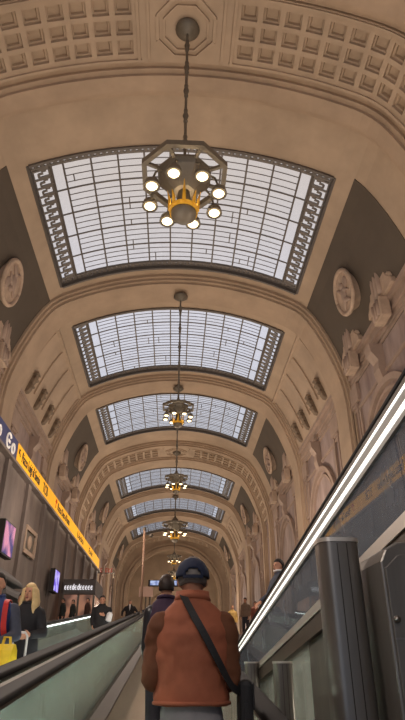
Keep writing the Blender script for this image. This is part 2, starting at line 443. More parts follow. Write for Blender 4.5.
# ------------------------------------------------------------------ skylights
def skylight(idx, a, b):
    y0, y1 = a*H, b*H; X = SKX*H
    root = bpy.data.objects.new('window_%d' % (idx+1), None); C.objects.link(root); root['kind'] = 'structure'
    zz = lambda x_2: arcz(abs(x_2)/H)*H
    # glass just above the bars
    g = MB(); n = 28; vs = []
    for k in range(n+1):
        x_2 = -X+2*X*k/n
        vs += [(x_2, y0-.1, zz(x_2)+.19), (x_2, y1+.1, zz(x_2)+.19), (x_2, y0-.1, zz(x_2)+.21), (x_2, y1+.1, zz(x_2)+.21)]
    fs = []
    for k in range(n): q = 4*k; fs += [(q, q+4, q+5, q+1), (q+2, q+3, q+7, q+6), (q, q+2, q+6, q+4), (q+1, q+5, q+7, q+3)]
    fs += [(0, 1, 3, 2), (4*n, 4*n+2, 4*n+3, 4*n+1)]
    g.add(vs, fs); g.build('pane', M['skyglass'], root)
    bs, be = .78, .40                    # border widths at the sides and the ends
    xi = X-bs; yi0, yi1 = y0+be, y1-be
    fr = MB()
    def across(yy, wd, ht, xa, xb, n=20):
        for k in range(n):
            p, q = xa+(xb-xa)*k/n, xa+(xb-xa)*(k+1)/n
            fr.bar((p, yy, zz(p)+.16), (q, yy, zz(q)+.16), wd, ht)
    def along(xx, wd, ht, ya, yb): fr.bar((xx, ya, zz(xx)+.14), (xx, yb, zz(xx)+.14), wd, ht)
    nr = 20
    for k in range(nr+1):
        yy = yi0+(yi1-yi0)*k/nr; major = k % 4 == 0
        across(yy, .062 if major else .03, .05 if major else .03, -xi+(0 if major else .5), xi-(0 if major else .5))
    nc = 9
    xs = [-xi+.5+(2*xi-1.0)*k/nc for k in range(nc+1)]
    for xx in xs: along(xx, .075, .06, yi0, yi1)
    along(-xi, .12, .06, y0, y1); along(xi, .12, .06, y0, y1)
    across(yi0, .10, .06, -X, X); across(yi1, .10, .06, -X, X)
    rnd = random.Random(idx+3)           # short extra bars dividing some panes
    for _ in range(12):
        c_2 = rnd.randrange(nc); r_2 = rnd.randrange(nr); xx = xs[c_2]+(xs[1]-xs[0])*rnd.choice((.3, .7))
        along(xx, .05, .03, yi0+(yi1-yi0)*r_2/nr, yi0+(yi1-yi0)*min(nr, r_2+rnd.choice((1, 2)))/nr)
    fr.build('window_frame', M['iron'], root)
    # meander ironwork round the edge
    gr = MB()
    key = [(0, 0), (0, 1), (.8, 1), (.8, .3), (.4, .3), (.4, .6)]
    def meander(place, L, wdt):
        unit = min(wdt, .8)*.62; n_2 = max(2, int(L/unit)); unit = L/n_2
        for k in range(n_2):
            pts = [place((k+u)*unit, (v*.8+.1)*wdt) for u, v in key]
            for p, q in zip(pts[:-1], pts[1:]): gr.bar(p, q, .09, .06)
            gr.bar(place((k+.0)*unit, .1*wdt), place((k+1)*unit, .1*wdt), .05, .06)
            gr.bar(place((k+.8)*unit, .9*wdt), place((k+1)*unit, .9*wdt), .05, .06)
            gr.bar(place((k+.2)*unit, .5*wdt), place((k+.2)*unit, .75*wdt), .06, .05)
    for s_ in (-1, 1):
        meander(lambda s2, t2: (s_*(X-t2), y0+s2, zz(X-t2)+.13), y1-y0, bs)
    meander(lambda s2, t2: (-X+s2, y0+t2, zz(-X+s2)+.13), 2*X, be)
    meander(lambda s2, t2: (-X+s2, y1-t2, zz(-X+s2)+.13), 2*X, be)
    gr.build('meander_grille', M['ironlite'], root)
    # reveal round the opening
    rv = MB()
    for s_ in (-1, 1): rv.bar((s_*(X+.02), y0, zz(X)+.1), (s_*(X+.02), y1, zz(X)+.1), .12, .3)
    for yy in (y0, y1):
        for k in range(20):
            p, q = -X+2*X*k/20, -X+2*X*(k+1)/20; rv.bar((p, yy, zz(p)+.06), (q, yy, zz(q)+.06), .12, .3)
    rv.build('sill', M['iron'], root)
    light('sky_portal', 'AREA', (0, (y0+y1)/2, H+.6), 1, (1, 1, 1), (0, 0, 0), 2*X, y1-y0).data.cycles.is_portal = True
for i, (a, b) in enumerate(SKY): skylight(i, a, b)

# ------------------------------------------------------------------ walls, floor, end wall
WX = .452*H
for s_, nm in ((-1, 'wall_left'), (1, 'wall_right')):
    wl = MB(); wl.bb(*sorted((s_*WX, s_*(WX+.6))), YB, YE, ZF, .70*H)
    wo_ = struct(nm, wl, M['marble'])
    # continuous cornice with several steps
    cn = MB()
    for z0, z1, pr in ((.655, .668, .10), (.668, .676, .2), (.676, .69, .16), (.69, .70, .34), (.645, .652, .08), (.575, .582, .08)):
        cn.bb(*sorted((s_*(WX+.1), s_*(WX-pr))), YB, YE, z0*H, z1*H)
    cn.build('cornice', M['marble_trim'], wo_)
    at_ = MB(); at_.bb(*sorted((s_*(WX+.2), s_*(WX-.12))), YB, YE, .70*H, .732*H); at_.build('attic', M['marble_trim'], wo_)
    for i, (a, b, dk) in enumerate(bays):
        yc = (a+b)/2*H+.35; L = (b-a)*H
        ar = MB(); R_ = .17*H; zs = .385*H       # blind arch with archivolt bands
        for (rr, wd, pr) in ((R_, .28, .22), (R_-.42, .14, .14)):
            pts = [(yc+rr*math.cos(PI-PI*k/20), zs+rr*math.sin(PI*k/20)) for k in range(21)]
            pts = [(yc-rr, ZF)]+pts+[(yc+rr, ZF)]
            for p, q in zip(pts[:-1], pts[1:]): ar.bar((s_*(WX-pr/2), p[0], p[1]), (s_*(WX-pr/2), q[0], q[1]), pr, wd, up=(0, q[1]-p[1], -(q[0]-p[0])))
        ar.build('archivolt', M['marble_trim'], wo_)
        ks = MB()                               # keystone bracket
        ks.prism([(s_*WX, .645*H), (s_*(WX-.62), .645*H), (s_*(WX-.58), .625*H), (s_*(WX-.3), .605*H), (s_*(WX-.34), .585*H), (s_*(WX-.2), .555*H), (s_*WX, .55*H)], 1, yc-.35, yc+.35)
        ks.build('keystone', M['marble_trim'], wo_)
        pf = MB()                               # framed panels either side of the arch and pilaster strips
        for sy in (-1, 1):
            yy = yc+sy*(R_+.75)
            for dz in (.10, .30, .46):
                z0, z1 = (dz)*H, (dz+.13)*H
                for (q0, q1) in (((yy-.42, z0), (yy+.42, z0)), ((yy+.42, z0), (yy+.42, z1)), ((yy+.42, z1), (yy-.42, z1)), ((yy-.42, z1), (yy-.42, z0))):
                    pf.bar((s_*(WX-.06), q0[0], q0[1]), (s_*(WX-.06), q1[0], q1[1]), .12, .13, up=(1, 0, 0))
            pf.bb(*sorted((s_*WX, s_*(WX-.10))), yy-.75, yy-.58, ZF, .57*H)
            pf.bb(*sorted((s_*WX, s_*(WX-.10))), yy+.58, yy+.75, ZF, .57*H)
            pf.bb(*sorted((s_*WX, s_*(WX-.16))), yy-.8, yy+.8, .595*H, .64*H)
        pf.build('panel_moulding', M['marble_trim'], wo_)
fl = MB(); fl.bb(-WX-.6, WX+.6, YB, YE+12, ZF-.3, ZF); struct('floor', fl, M['floor'])
UPZ = 1.74; UPY = 30.5
uf = MB(); uf.bb(-WX, WX, UPY, YE+12, UPZ-.45, UPZ); struct('floor_upper', uf, M['floor'])
# end wall with a great arch and a smaller one in it
ew = MB(); n = 40
outer = [(-WX-.5, ZF)]+[(p[0]*1.02, p[1]+.2) for p in full]+[(WX+.5, ZF)]
AR, AZ = 7.3, 11.2
inner = [(-AR, ZF)]+[(-AR*math.cos(PI*k/(len(full)-1)), AZ+AR*.98*math.sin(PI*k/(len(full)-1))) for k in range(len(full))]+[(AR, ZF)]
k = len(outer)
for yy0, yy1 in ((YE, YE+1.2),):
    vs = [(p[0], yy0, p[1]) for p in outer]+[(p[0], yy0, p[1]) for p in inner]+[(p[0], yy1, p[1]) for p in outer]+[(p[0], yy1, p[1]) for p in inner]
    fs = []
    for i in range(k-1):
        fs += [(i, i+1, k+i+1, k+i), (2*k+i, 3*k+i, 3*k+i+1, 2*k+i+1), (k+i, k+i+1, 3*k+i+1, 3*k+i), (i, 2*k+i, 2*k+i+1, i+1)]
    ew.add(vs, fs)
wend = struct('wall_back', ew, M['stone_rib'])
ev = MB()
for rr, dz in ((AR+.35, .35), (AR+.9, .2)):
    pts = [(-rr, ZF)]+[(-rr*math.cos(PI*q/30), AZ+rr*.98*math.sin(PI*q/30)) for q in range(31)]+[(rr, ZF)]
    for p, q in zip(pts[:-1], pts[1:]): ev.bar((p[0], YE-.12, p[1]), (q[0], YE-.12, q[1]), .35, dz, up=(0, 1, 0))
ev.build('archivolt', M['stone_rib'], wend)
eb = MB(); eb.bb(-WX-.5, WX+.5, YE+9, YE+9.6, ZF, H)
wfar = struct('wall_far', eb, M['stone'])
ef = MB()
for rr in (4.4, 3.7):
    pts = [(-rr, UPZ)]+[(-rr*math.cos(PI*q/30), 8.5+rr*math.sin(PI*q/30)) for q in range(31)]+[(rr, UPZ)]
    for p, q in zip(pts[:-1], pts[1:]): ef.bar((p[0], YE+8.9, p[1]), (q[0], YE+8.9, q[1]), .3, .25, up=(0, 1, 0))
ef.build('archivolt', M['stone_rib'], wfar)
es = MB()
for s_ in (-1, 1): es.bb(*sorted((s_*7.6, s_*8.2)), YE+1.2, YE+9, ZF, 19.0)
es.bb(-8.2, 8.2, YE+1.2, YE+9, 19.0, 19.5)
trimn[0] += 1; struct('trim_%d' % trimn[0], es, M['stone'])
light('hall_fill', 'POINT', (0, YE+4.5, 9.5), 500, WARM, size=.6)  # fill light behind the end arch, no fixture modelled
#PART2
# ------------------------------------------------------------------ mezzanine block on the left, with its sign
def mzx(y): return -6.07+.0122*(y-19)          # face of the block runs very slightly out of line with the wall
MZ = 6.84
mb = MB(); vs = []
for y in (YB, 45.7):
    for x_2, z_2 in ((mzx(y), ZF), (mzx(y), MZ), (-WX, MZ), (-WX, ZF)): vs.append((x_2, y, z_2))
mb.add(vs, [(0, 1, 2, 3), (4, 7, 6, 5), (0, 4, 5, 1), (1, 5, 6, 2), (2, 6, 7, 3), (3, 7, 4, 0)])
mez = struct('wall_mezzanine', mb, M['shopstone'])
mb = MB()
for y in [k*3.1-11 for k in range(19)]:
    if y < 45.4: mb.bb(mzx(y)-.02, mzx(y)+.13, y-.22, y+.22, ZF, MZ-.06)
mb.bar((mzx(YB)+.08, YB, MZ-.03), (mzx(45.7)+.08, 45.7, MZ-.03), .34, .1)
mb.bar((mzx(YB)+.05, YB, 1.9), (mzx(45.7)+.05, 45.7, 1.9), .2, .2)
mb.build('pilaster_strip', M['shopstone'], mez)
sg_ang = math.atan(.0122)
SY0 = 12.0
sign = thing('hanging_sign', 'long blue and yellow direction sign along the top of the mezzanine', 'sign', (mzx(SY0)+.08, SY0, MZ+.03), (0, 0, -sg_ang))
MB().bb(-.10, .0, 0, 33.6, 0.0, .80).build('backing', M['ink'], sign)
MB().bb(0, .03, 0, 8.65, .03, .80).build('blue_panel', M['navy'], sign)
MB().bb(0, .03, 8.65, 33.6, .03, .80).build('yellow_panel', M['yellow'], sign)
MB().bb(-.1, .06, 0, 33.6, -.06, .03).build('lower_edge', M['ink'], sign)
def sign_text(body, y, z, size, m, name='lettering', sx_=1.0):
    me = text_mesh(body, size)
    me.transform(Matrix(((0, 0, 1, .035), (sx_, 0, 0, y), (0, 1, 0, z), (0, 0, 0, 1))))
    return link(name, me, m, sign)
def arrow(y, z, s_, m, dr=(0, 1)):
    a = MB(); d = Vector((0, dr[0], dr[1])).normalized(); p = Vector((.04, y, z))
    n = Vector((0, -d.z, d.y))
    a.bar(p-d*s_, p+d*s_, .02, s_*.3, up=n)
    for q in (1, -1): a.bar(p+d*s_, p+d*s_*.25+n*q*s_*.7, .02, s_*.3, up=(1, 0, 0))
    a.build('arrow', m, sign)
arrow(8.98, .5, .16, M['ink'], (-.7, .7))
sign_text('Piazza Luigi di Savoia', 9.35, .47, .56, M['ink'], sx_=.68)
sign_text('TCB', 13.25, .45, .62, M['ink'], sx_=.85)
arrow(16.25, .5, .2, M['redink'], (0, 1))
sign_text("Piazza Duca d'Aosta", 16.7, .46, .50, M['ink'], sx_=.86)
sign_text('Uscita', 23.0, .46, .50, M['ink'], sx_=2.0)
sign_text('Exit', 27.9, .46, .50, M['ink'], sx_=2.4)
# white pictograms on the blue part
for y in (5.6, 7.4):
    pm = MB(); pm.tube([(.04, y+.26*math.cos(a_), .42+.26*math.sin(a_)) for a_ in [PI*.2+PI*1.6*k/14 for k in range(15)]], .045, 6)
    pm.bar((.04, y-.05, .42), (.04, y+.2, .42), .03, .1); pm.build('pictogram', M['white'], sign)
    pm = MB(); pm.tube([(.04, y+.62+.17*math.cos(2*PI*k/12), .34+.17*math.sin(2*PI*k/12)) for k in range(13)], .045, 6); pm.build('pictogram', M['white'], sign)

def lit(name, c, s_=1.0, c2=None, sc=2.):
    m = bpy.data.materials.new(name); m.use_nodes = True; t = m.node_tree; b = t.nodes['Principled BSDF']
    b.inputs['Base Color'].default_value = (.02, .02, .02, 1); b.inputs['Emission Strength'].default_value = s_; b.inputs['Roughness'].default_value = .2
    b.inputs['Emission Color'].default_value = lin(c)
    if c2:
        n = t.nodes.new('ShaderNodeTexNoise'); n.inputs['Scale'].default_value = sc; r = t.nodes.new('ShaderNodeValToRGB')
        tcn = t.nodes.new('ShaderNodeTexCoord'); t.links.new(tcn.outputs['Object'], n.inputs[0])
        r.color_ramp.elements[0].position = .42; r.color_ramp.elements[1].position = .6
        r.color_ramp.elements[0].color = lin(c); r.color_ramp.elements[1].color = lin(c2)
        t.links.new(n.outputs[0], r.inputs[0]); t.links.new(r.outputs[0], b.inputs['Emission Color'])
    return m
M['scr1'] = lit('advert_screen_pink', (70, 66, 130), .9, (230, 150, 180), 1.3)
M['scr2'] = lit('advert_screen_pale', (190, 200, 240), .9, (150, 160, 220), 2)
M['scr3'] = lit('purple_sign', (110, 80, 220), 1.0, (190, 180, 250), 3)
M['shoplit'] = lit('shop_letters', (236, 232, 236), 1.2)
M['shopred'] = lit('red_letters', (170, 50, 36), .7)
M['shopwarm'] = lit('shop_interior', (196, 138, 108), .55, (120, 84, 70), 1.2)
M['kioskgrey'] = mat('kiosk_grey', (92, 86, 82), .75)
M['dep'] = lit('departure_screen', (176, 190, 226), 1.0, (110, 126, 180), 3)
def screen(name, label, y0, y1, z0, z1, m, cat='screen', d=.14, xo=.34):
    t = thing(name, label, cat, (mzx((y0+y1)/2)+xo, (y0+y1)/2, (z0+z1)/2), (0, 0, -sg_ang))
    a, b = (y1-y0)/2, (z1-z0)/2
    MB().bb(-.16, d*.5, -a-.06, a+.06, -b-.06, b+.06).build('casing', M['ink'], t, bevel=.01)
    MB().bb(d*.5, d*.5+.02, -a, a, -b, b).build('display', m, t); return t
screen('advert_screen', 'tall glowing pink and blue advert screen on the mezzanine wall', 19.7, 20.9, 3.55, 4.55, M['scr1'])
screen('advert_screen', 'pale blue lit screen behind the man in the blue jacket', 18.5, 19.6, 2.35, 3.2, M['scr2'])
screen('light_box', 'narrow glowing purple light box on the mezzanine wall before the shop', 28.6, 29.6, 3.45, 4.35, M['scr3'], 'sign')
# framed relief picture
t = thing('wall_frame', 'small framed panel on the grey mezzanine wall below the yellow sign', 'frame', (mzx(24.4)+.0, 24.4, 4.76), (0, 0, -sg_ang))
fr = MB(); 
for (p, q) in (((-.9, -.45), (.9, -.45)), ((.9, -.45), (.9, .45)), ((.9, .45), (-.9, .45)), ((-.9, .45), (-.9, -.45))): fr.bar((.08, p[0], p[1]), (.08, q[0], q[1]), .16, .12, up=(1, 0, 0))
fr.build('moulding', M['relief'], t); MB().bb(-.02, .06, -.85, .85, -.4, .4).build('panel', M['bronze'], t)
MB().ell((.08, 0, -.02), (.07, .3, .28)).build('relief_figure', M['relief'], t, smooth=True)
# lit kiosk at the edge of the upper floor, facing the walkways
t = thing('lit_kiosk', 'lit kiosk with glowing white letters over a peach window, beyond the walkways', 'kiosk', (-4.9, 31.7, UPZ))
MB().bb(-.78, .9, 0, 3.4, 1.88, 2.62).build('fascia', M['kioskgrey'], t, bevel=.03)
MB().bb(-.74, .86, .1, 3.3, .0, 1.88).build('window', M['shopwarm'], t)
for x_2 in (-.74, .05, .84): MB().bb(x_2-.05, x_2+.05, .04, .14, 0, 1.88).build('mullion', M['bronze'], t)
le = MB(); rnd = random.Random(4); y = -.68
while y < .66:
    wl_ = rnd.uniform(.085, .125); hh = rnd.choice((.2, .2, .28)); zb = 2.1
    le.tube([(y+.5*wl_+.42*wl_*math.cos(a_), -.03, zb+.1+.09*math.sin(a_)) for a_ in [PI*.25+k*PI*1.5/8 for k in range(9)]], .018, 6)
    if hh > .22: le.bar((y+wl_*.9, -.03, zb), (y+wl_*.9, -.03, zb+hh), .03, .03, up=(0, 1, 0))
    else: le.bar((y+wl_*.2, -.03, zb+.1), (y+wl_*.8, -.03, zb+.1), .025, .025, up=(0, 1, 0))
    y += wl_+.03
le.build('lettering', M['shoplit'], t)
t = thing('neon_sign', 'dim red letters on a rail past the end of the yellow sign', 'sign', (-5.5, 46.6, 6.9))
le = MB()
for k in range(8):
    if k == 4: continue
    y = -.7+k*.2
    le.bar((y, 0, 0), (y, 0, .3), .05, .05, up=(0, 1, 0)); le.bar((y, 0, .3), (y+.12, 0, .18+.12*(k % 2)), .04, .04, up=(0, 1, 0)); le.bar((y, 0, .15), (y+.12, 0, .02*(k % 3)), .04, .04, up=(0, 1, 0))
le.build('lettering', M['shopred'], t)
MB().bb(-.9, 1.0, .0, .06, -.06, -.01).build('rail', M['ink'], t)
for x_2 in (-.8, .9): MB().tube([(x_2, .03, UPZ-6.9), (x_2, .03, -.02)], .04, 8).build('post', M['bronze'], t)

# kiosk with a grey rounded canopy
t = thing('kiosk', 'grey kiosk with sloping canopy behind the man in the blue jacket', 'kiosk', (-4.95, 16.2, ZF))
MB().bb(-.75, .35, -.7, .9, 0, 4.02).build('body', M['steeldark'], t, bevel=.04)
kp = MB(); kp.prism([(-.95, 4.02), (.72, 4.02), (.72, 4.12), (.4, 4.36), (-.2, 4.72), (-.95, 4.95)], 1, -1.0, 1.2); kp.build('canopy', M['kioskgrey'], t, bevel=.03)
kd = MB(); kd.prism([(.35+.42*math.cos(PI*k/10), 3.7+.32*math.sin(PI*k/10)) for k in range(11)], 1, -.6, 2.4); kd.build('awning', M['kioskgrey'], t)

# ------------------------------------------------------------------ carved ornament on the vault and walls
ORD = ['first', 'second', 'third', 'fourth', 'fifth', 'sixth']
def frame_on_haunch(x, s_):
    """point and axes on the haunch at half width x (in H)"""
    pl = sidepoly(x-.012, x+.012); p0, p1, pm = Vector(pl[0]), Vector(pl[-1]), sidepoly(x, x+.01)[0]
    tt = (p1-p0).normalized(); n = Vector((tt.y, -tt.x))
    return (Vector((s_*pm[0], 0, pm[1])), Vector((s_*tt.x, 0, tt.y)), Vector((s_*n.x, 0, n.y)))
def medallion(s_, yc, x, label):
    p, tx, nx = frame_on_haunch(x, s_); p.y = yc
    nx = (nx+Vector((-s_*.5, 0, .12))).normalized(); tx = nx.cross(Vector((0, 1, 0))).normalized(); p = p+nx*.28
    R = Matrix((Vector((0, 1, 0)), tx, nx)).transposed()
    if R.determinant() < 0: R = Matrix((Vector((0, -1, 0)), tx, nx)).transposed()
    o = thing('medallion', label, 'medallion', p, R.to_euler(), 'stone medallions on the dark vault panels')
    r = 1.06
    MB().lathe([(0.01, -.7), (r*.7, -.7), (r*.96, -.05), (r*.98, .06), (.01, .06)], 32).build('disc', M['relief'], o, smooth=False)
    MB().tube([(r*math.cos(2*PI*k/36), r*math.sin(2*PI*k/36), .07) for k in range(37)], .11, 8).build('rim', M['relief'], o, smooth=True)
    f = MB()
    f.ell((.0, -.35, .08), (.16, .17, .14)); f.ell((.05, .1, .07), (.28, .36, .13)); f.cap((.2, -.1, .1), .1, (.55, -.45, .1), .06)
    f.cap((-.2, -.05, .1), .1, (-.55, .2, .1), .06); f.cap((.0, .4, .1), .13, (.35, .7, .09), .08); f.cap((.0, .4, .1), .13, (-.4, .65, .09), .08); f.ell((-.45, -.3, .06), (.25, .3, .09))
    link('relief_figure', remesh(f, .04, 3), M['marble_trim'], o, smooth=True)
    return o
side_nm = {-1: 'left', 1: 'right'}
for bi in (0, 2, 3, 5):
    yc = {0: 1.095, 2: 2.315, 3: 3.245, 5: 4.43}[bi]*H
    for s_ in (-1, 1):
        medallion(s_, yc, .408, 'round stone medallion on the %s dark vault panel beside the %s skylight' % (side_nm[s_], ORD[bi]))
M['corbel'] = mat('dark_corbel_stone', (128, 108, 88), .8, var=.3, scale=4)
def corbel(s_, y, label):
    p, tx, nx = frame_on_haunch(.43, s_)
    o = thing('corbel', label, 'corbel', (p.x, y, p.z), group='corbels of the fluted vault panels')
    q = -s_
    c = MB(); c.prism([(-q*.2, .5), (q*.42, .5), (q*.45, .4), (q*.3, .3), (q*.34, .1), (q*.2, -.14), (q*.16, -.4), (q*.02, -.62), (-q*.2, -.66)], 1, -.22, .22)
    c.build('bracket', M['corbel'], o, bevel=.04)
    MB().bb(*sorted((-q*.2, q*.5)), -.29, .29, .5, .6).build('abacus', M['corbel'], o)
    MB().tube([(q*.34, -.25, .23), (q*.34, .25, .23)], .11, 10).build('scroll', M['corbel'], o, smooth=True); MB().tube([(q*.2, -.25, -.2), (q*.2, .25, -.2)], .08, 10).build('scroll', M['corbel'], o, smooth=True)
    return o
for s_ in (-1, 1):
    for k, y in enumerate((1.505, 1.62, 1.74, 1.855)):
        corbel(s_, y*H, 'carved stone corbel on the %s wall beside the second skylight, %s from the camera' % (side_nm[s_], ORD[k]))
def trophy(s_, y, label):
    o = thing('wall_trophy', label, 'carving', (s_*(WX-.15), y, .70*H), group='carved trophies standing on the cornice')
    q = -s_
    c = MB(); c.prism([(-1.5, 0), (1.5, 0), (1.45, .3), (1.0, .7), (.8, 1.3), (.62, 1.5), (.56, 2.05), (.34, 2.25), (.24, 2.5), (0, 2.75), (-.24, 2.5), (-.34, 2.25), (-.56, 2.05), (-.62, 1.5), (-.8, 1.3), (-1.0, .7), (-1.45, .3)], 0, 0, q*.34)
    c.build('slab', M['relief'], o, bevel=.04)
    for k in (-1, 0, 1): MB().tube([(q*.35, k*.34, .2), (q*.37, k*.32, 1.1), (q*.34, k*.26, 1.95)], [.14, .13, .08], 8).build('fluting', M['marble_trim'], o, smooth=True)
    for k in (-1, 1): MB().tube([(q*.22+.0, k*(1.0+.3*math.cos(a_)), .42+.3*math.sin(a_)) for a_ in [2*PI*j/10 for j in range(10)]], .1, 8).build('volute', M['relief'], o, smooth=True)
    MB().bb(*sorted((q*.1, q*.55)), -.5, .5, -.95, -.02).build('bracket', M['relief'], o, bevel=.04)
    for k in (-1, 0, 1): MB().tube([(q*.56, k*.28, -.85), (q*.56, k*.28, -.12)], .09, 8).build('triglyph_rib', M['marble_trim'], o, smooth=True)
    MB().ell((q*.3, 0, 2.3), (.2, .2, .28)).build('finial', M['relief'], o, smooth=True)
    return o
for bi in (0, 2, 3):
    for s_ in (-1, 1):
        for k, y in enumerate(((.99, 1.22), (2.13, 2.44), (3.06, 3.37))[{0: 0, 2: 1, 3: 2}[bi]]):
            trophy(s_, y*H, 'carved stone trophy on the %s cornice beside the %s skylight, %s one' % (side_nm[s_], ORD[bi], ('nearer', 'farther')[k]))
t = thing('ceiling_rosette', 'small gilded rosette on the arch between the first and second skylights', 'rosette', (2.58, 1.36*H, arcz(.129)*H-.22))
MB().lathe([(.01, .1), (.42, .1), (.4, -.02), (.25, -.1), (.01, -.14)], 16).build('boss', M['gold'], t, smooth=True)
pt = MB()
for k in range(8): pt.ell((.36*math.cos(k*PI/4), .36*math.sin(k*PI/4), .0), (.16, .16, .08))
pt.build('petals', M['gold'], t, smooth=True)

# ------------------------------------------------------------------ chandeliers
def chandelier(x, y, z, s_, ztop, label, power):
    o = thing('chandelier', label, 'chandelier', (x, y, z), (0, 0, 0), 'bronze chandeliers down the middle of the hall')
    def oct_ring(mb, R0, R1, z0, z1):
        pr = [(R0, z0), (R1, z0), (R1, z1), (R0, z1), (R0, z0)]
        mb.rings([[(r*math.cos(PI/8+k*PI/4), r*math.sin(PI/8+k*PI/4), zz_) for k in range(8)] for r, zz_ in pr], caps=False)
    S = s_
    mb = MB(); oct_ring(mb, 1.16*S, 1.30*S, -.09*S, .09*S); mb.build('ring', M['bronze'], o)
    for k in range(8):
        a = PI/8+k*PI/4; MB().bar((.6*S*math.cos(a), .6*S*math.sin(a), -.02*S), (1.2*S*math.cos(a), 1.2*S*math.sin(a), 0), .09*S, .09*S).build('spoke', M['bronze'], o)
    MB().lathe([(.01, .12*S), (.78*S, .1*S), (.82*S, 0), (.74*S, -.16*S), (.5*S, -.42*S), (.3*S, -.62*S), (.01, -.66*S)], 8, ph=PI/8).build('dish', M['bronze'], o)
    MB().lathe([(.01, .75*S), (.1*S, .75*S), (.16*S, .55*S), (.3*S, .45*S), (.3*S, .2*S), (.36*S, .1*S), (.01, .1*S)], 16).build('hub', M['bronze'], o, smooth=True)
    # gilded crown round the lower bowl
    cr = MB(); n = 12; Rc = .36*S; zc = -1.30*S
    cr.rings([[(r*math.cos(2*PI*k/24), r*math.sin(2*PI*k/24), z_2) for k in range(24)] for r, z_2 in ((Rc, zc-.1*S), (Rc*1.1, zc-.1*S), (Rc*1.12, zc+.04*S), (Rc*1.02, zc+.04*S), (Rc, zc-.1*S))], caps=False)
    n = 8
    for k in range(n):
        a = 2*PI*k/n; hh = (.72 if k % 2 == 0 else .45)*S
        cr.tube([(Rc*1.05*math.cos(a), Rc*1.05*math.sin(a), zc), (Rc*1.12*math.cos(a), Rc*1.12*math.sin(a), zc+hh*.5), (Rc*1.3*math.cos(a), Rc*1.3*math.sin(a), zc+hh)], [.06*S, .045*S, .008*S], 6)
    cr.build('crown', M['gold'], o)
    MB().lathe([(.01, -.6*S), (.16*S, -.6*S), (.22*S, -1.0*S), (.35*S, -1.35*S), (.34*S, -1.52*S), (.2*S, -1.66*S), (.01, -1.70*S)], 20).build('bowl', M['bronze'], o, smooth=True)
    for k in range(8):
        a = k*PI/4+PI/8+.1; R = 1.0*S
        px, py, pz = R*math.cos(a), R*math.sin(a), -.84*S
        sh = MB().lathe([(.01, .2*S), (.09*S, .2*S), (.19*S, .1*S), (.23*S, -.06*S), (.225*S, -.1*S), (.16*S, .0), (.01, .02*S)], 14).build('lamp_shade', M['bronze'], o, smooth=True, loc=(px, py, pz))
        MB().lathe([(.01, -.03*S), (.12*S, -.03*S), (.16*S, -.08*S), (.12*S, -.13*S), (.01, -.15*S)], 10).build('bulb', M['bulb'], sh, smooth=True)
        ar = MB().tube([(.7*S*math.cos(a), .7*S*math.sin(a), -.12*S), (.9*S*math.cos(a), .9*S*math.sin(a), -.3*S), (px, py, pz+.18*S)], .035*S, 6).build('arm', M['bronze'], o)
    L = ztop-z
    rd = MB(); rd.tube([(0, 0, .5*S), (0, 0, L)], .045, 8); rd.build('rod', M['bronze'], o)
    for k in range(5):
        zz_ = .7*S+(L-.7*S)*(k+.6)/5.4
        MB().lathe([(.01, zz_-.32), (.06, zz_-.3), (.075, zz_-.24), (.05, zz_-.17), (.1, zz_), (.05, zz_+.17), (.075, zz_+.24), (.06, zz_+.3), (.01, zz_+.32)], 10).build('knop', M['bronze'], o, smooth=True)
    MB().lathe([(.01, L+.02), (.4, L+.02), (.42, L-.06), (.3, L-.16), (.12, L-.3), (.01, L-.32)], 20).build('canopy', M['bronze'], o, smooth=True)
    light('chandelier_glow', 'POINT', (x, y, z-1.0*S), power, (1.0, .78, .5), size=.35*S)
    return o
CH = [(.591, 1.0, .985, 'large octagonal bronze chandelier nearest overhead, in front of the first skylight', 190),
      (1.372, .68, .97, 'bronze chandelier hanging between the first and second skylights', 50), (1.985, .68, .97, 'bronze chandelier hanging between the second and third skylights', 50),
      (2.757, 1.0, .985, 'large bronze chandelier hanging from the second coffered band', 150), (3.515, .68, .97, 'small far bronze chandelier hanging between the fourth and fifth skylights', 80), (4.112, .68, .97, 'farthest bronze chandelier, nearest the end arch of the hall', 80)]
for yy, s_, zt, lb, pw in CH: chandelier(0.05, yy*H, .628*H+(.0 if s_ == 1.0 else -.25), s_, zt*H, lb, pw)
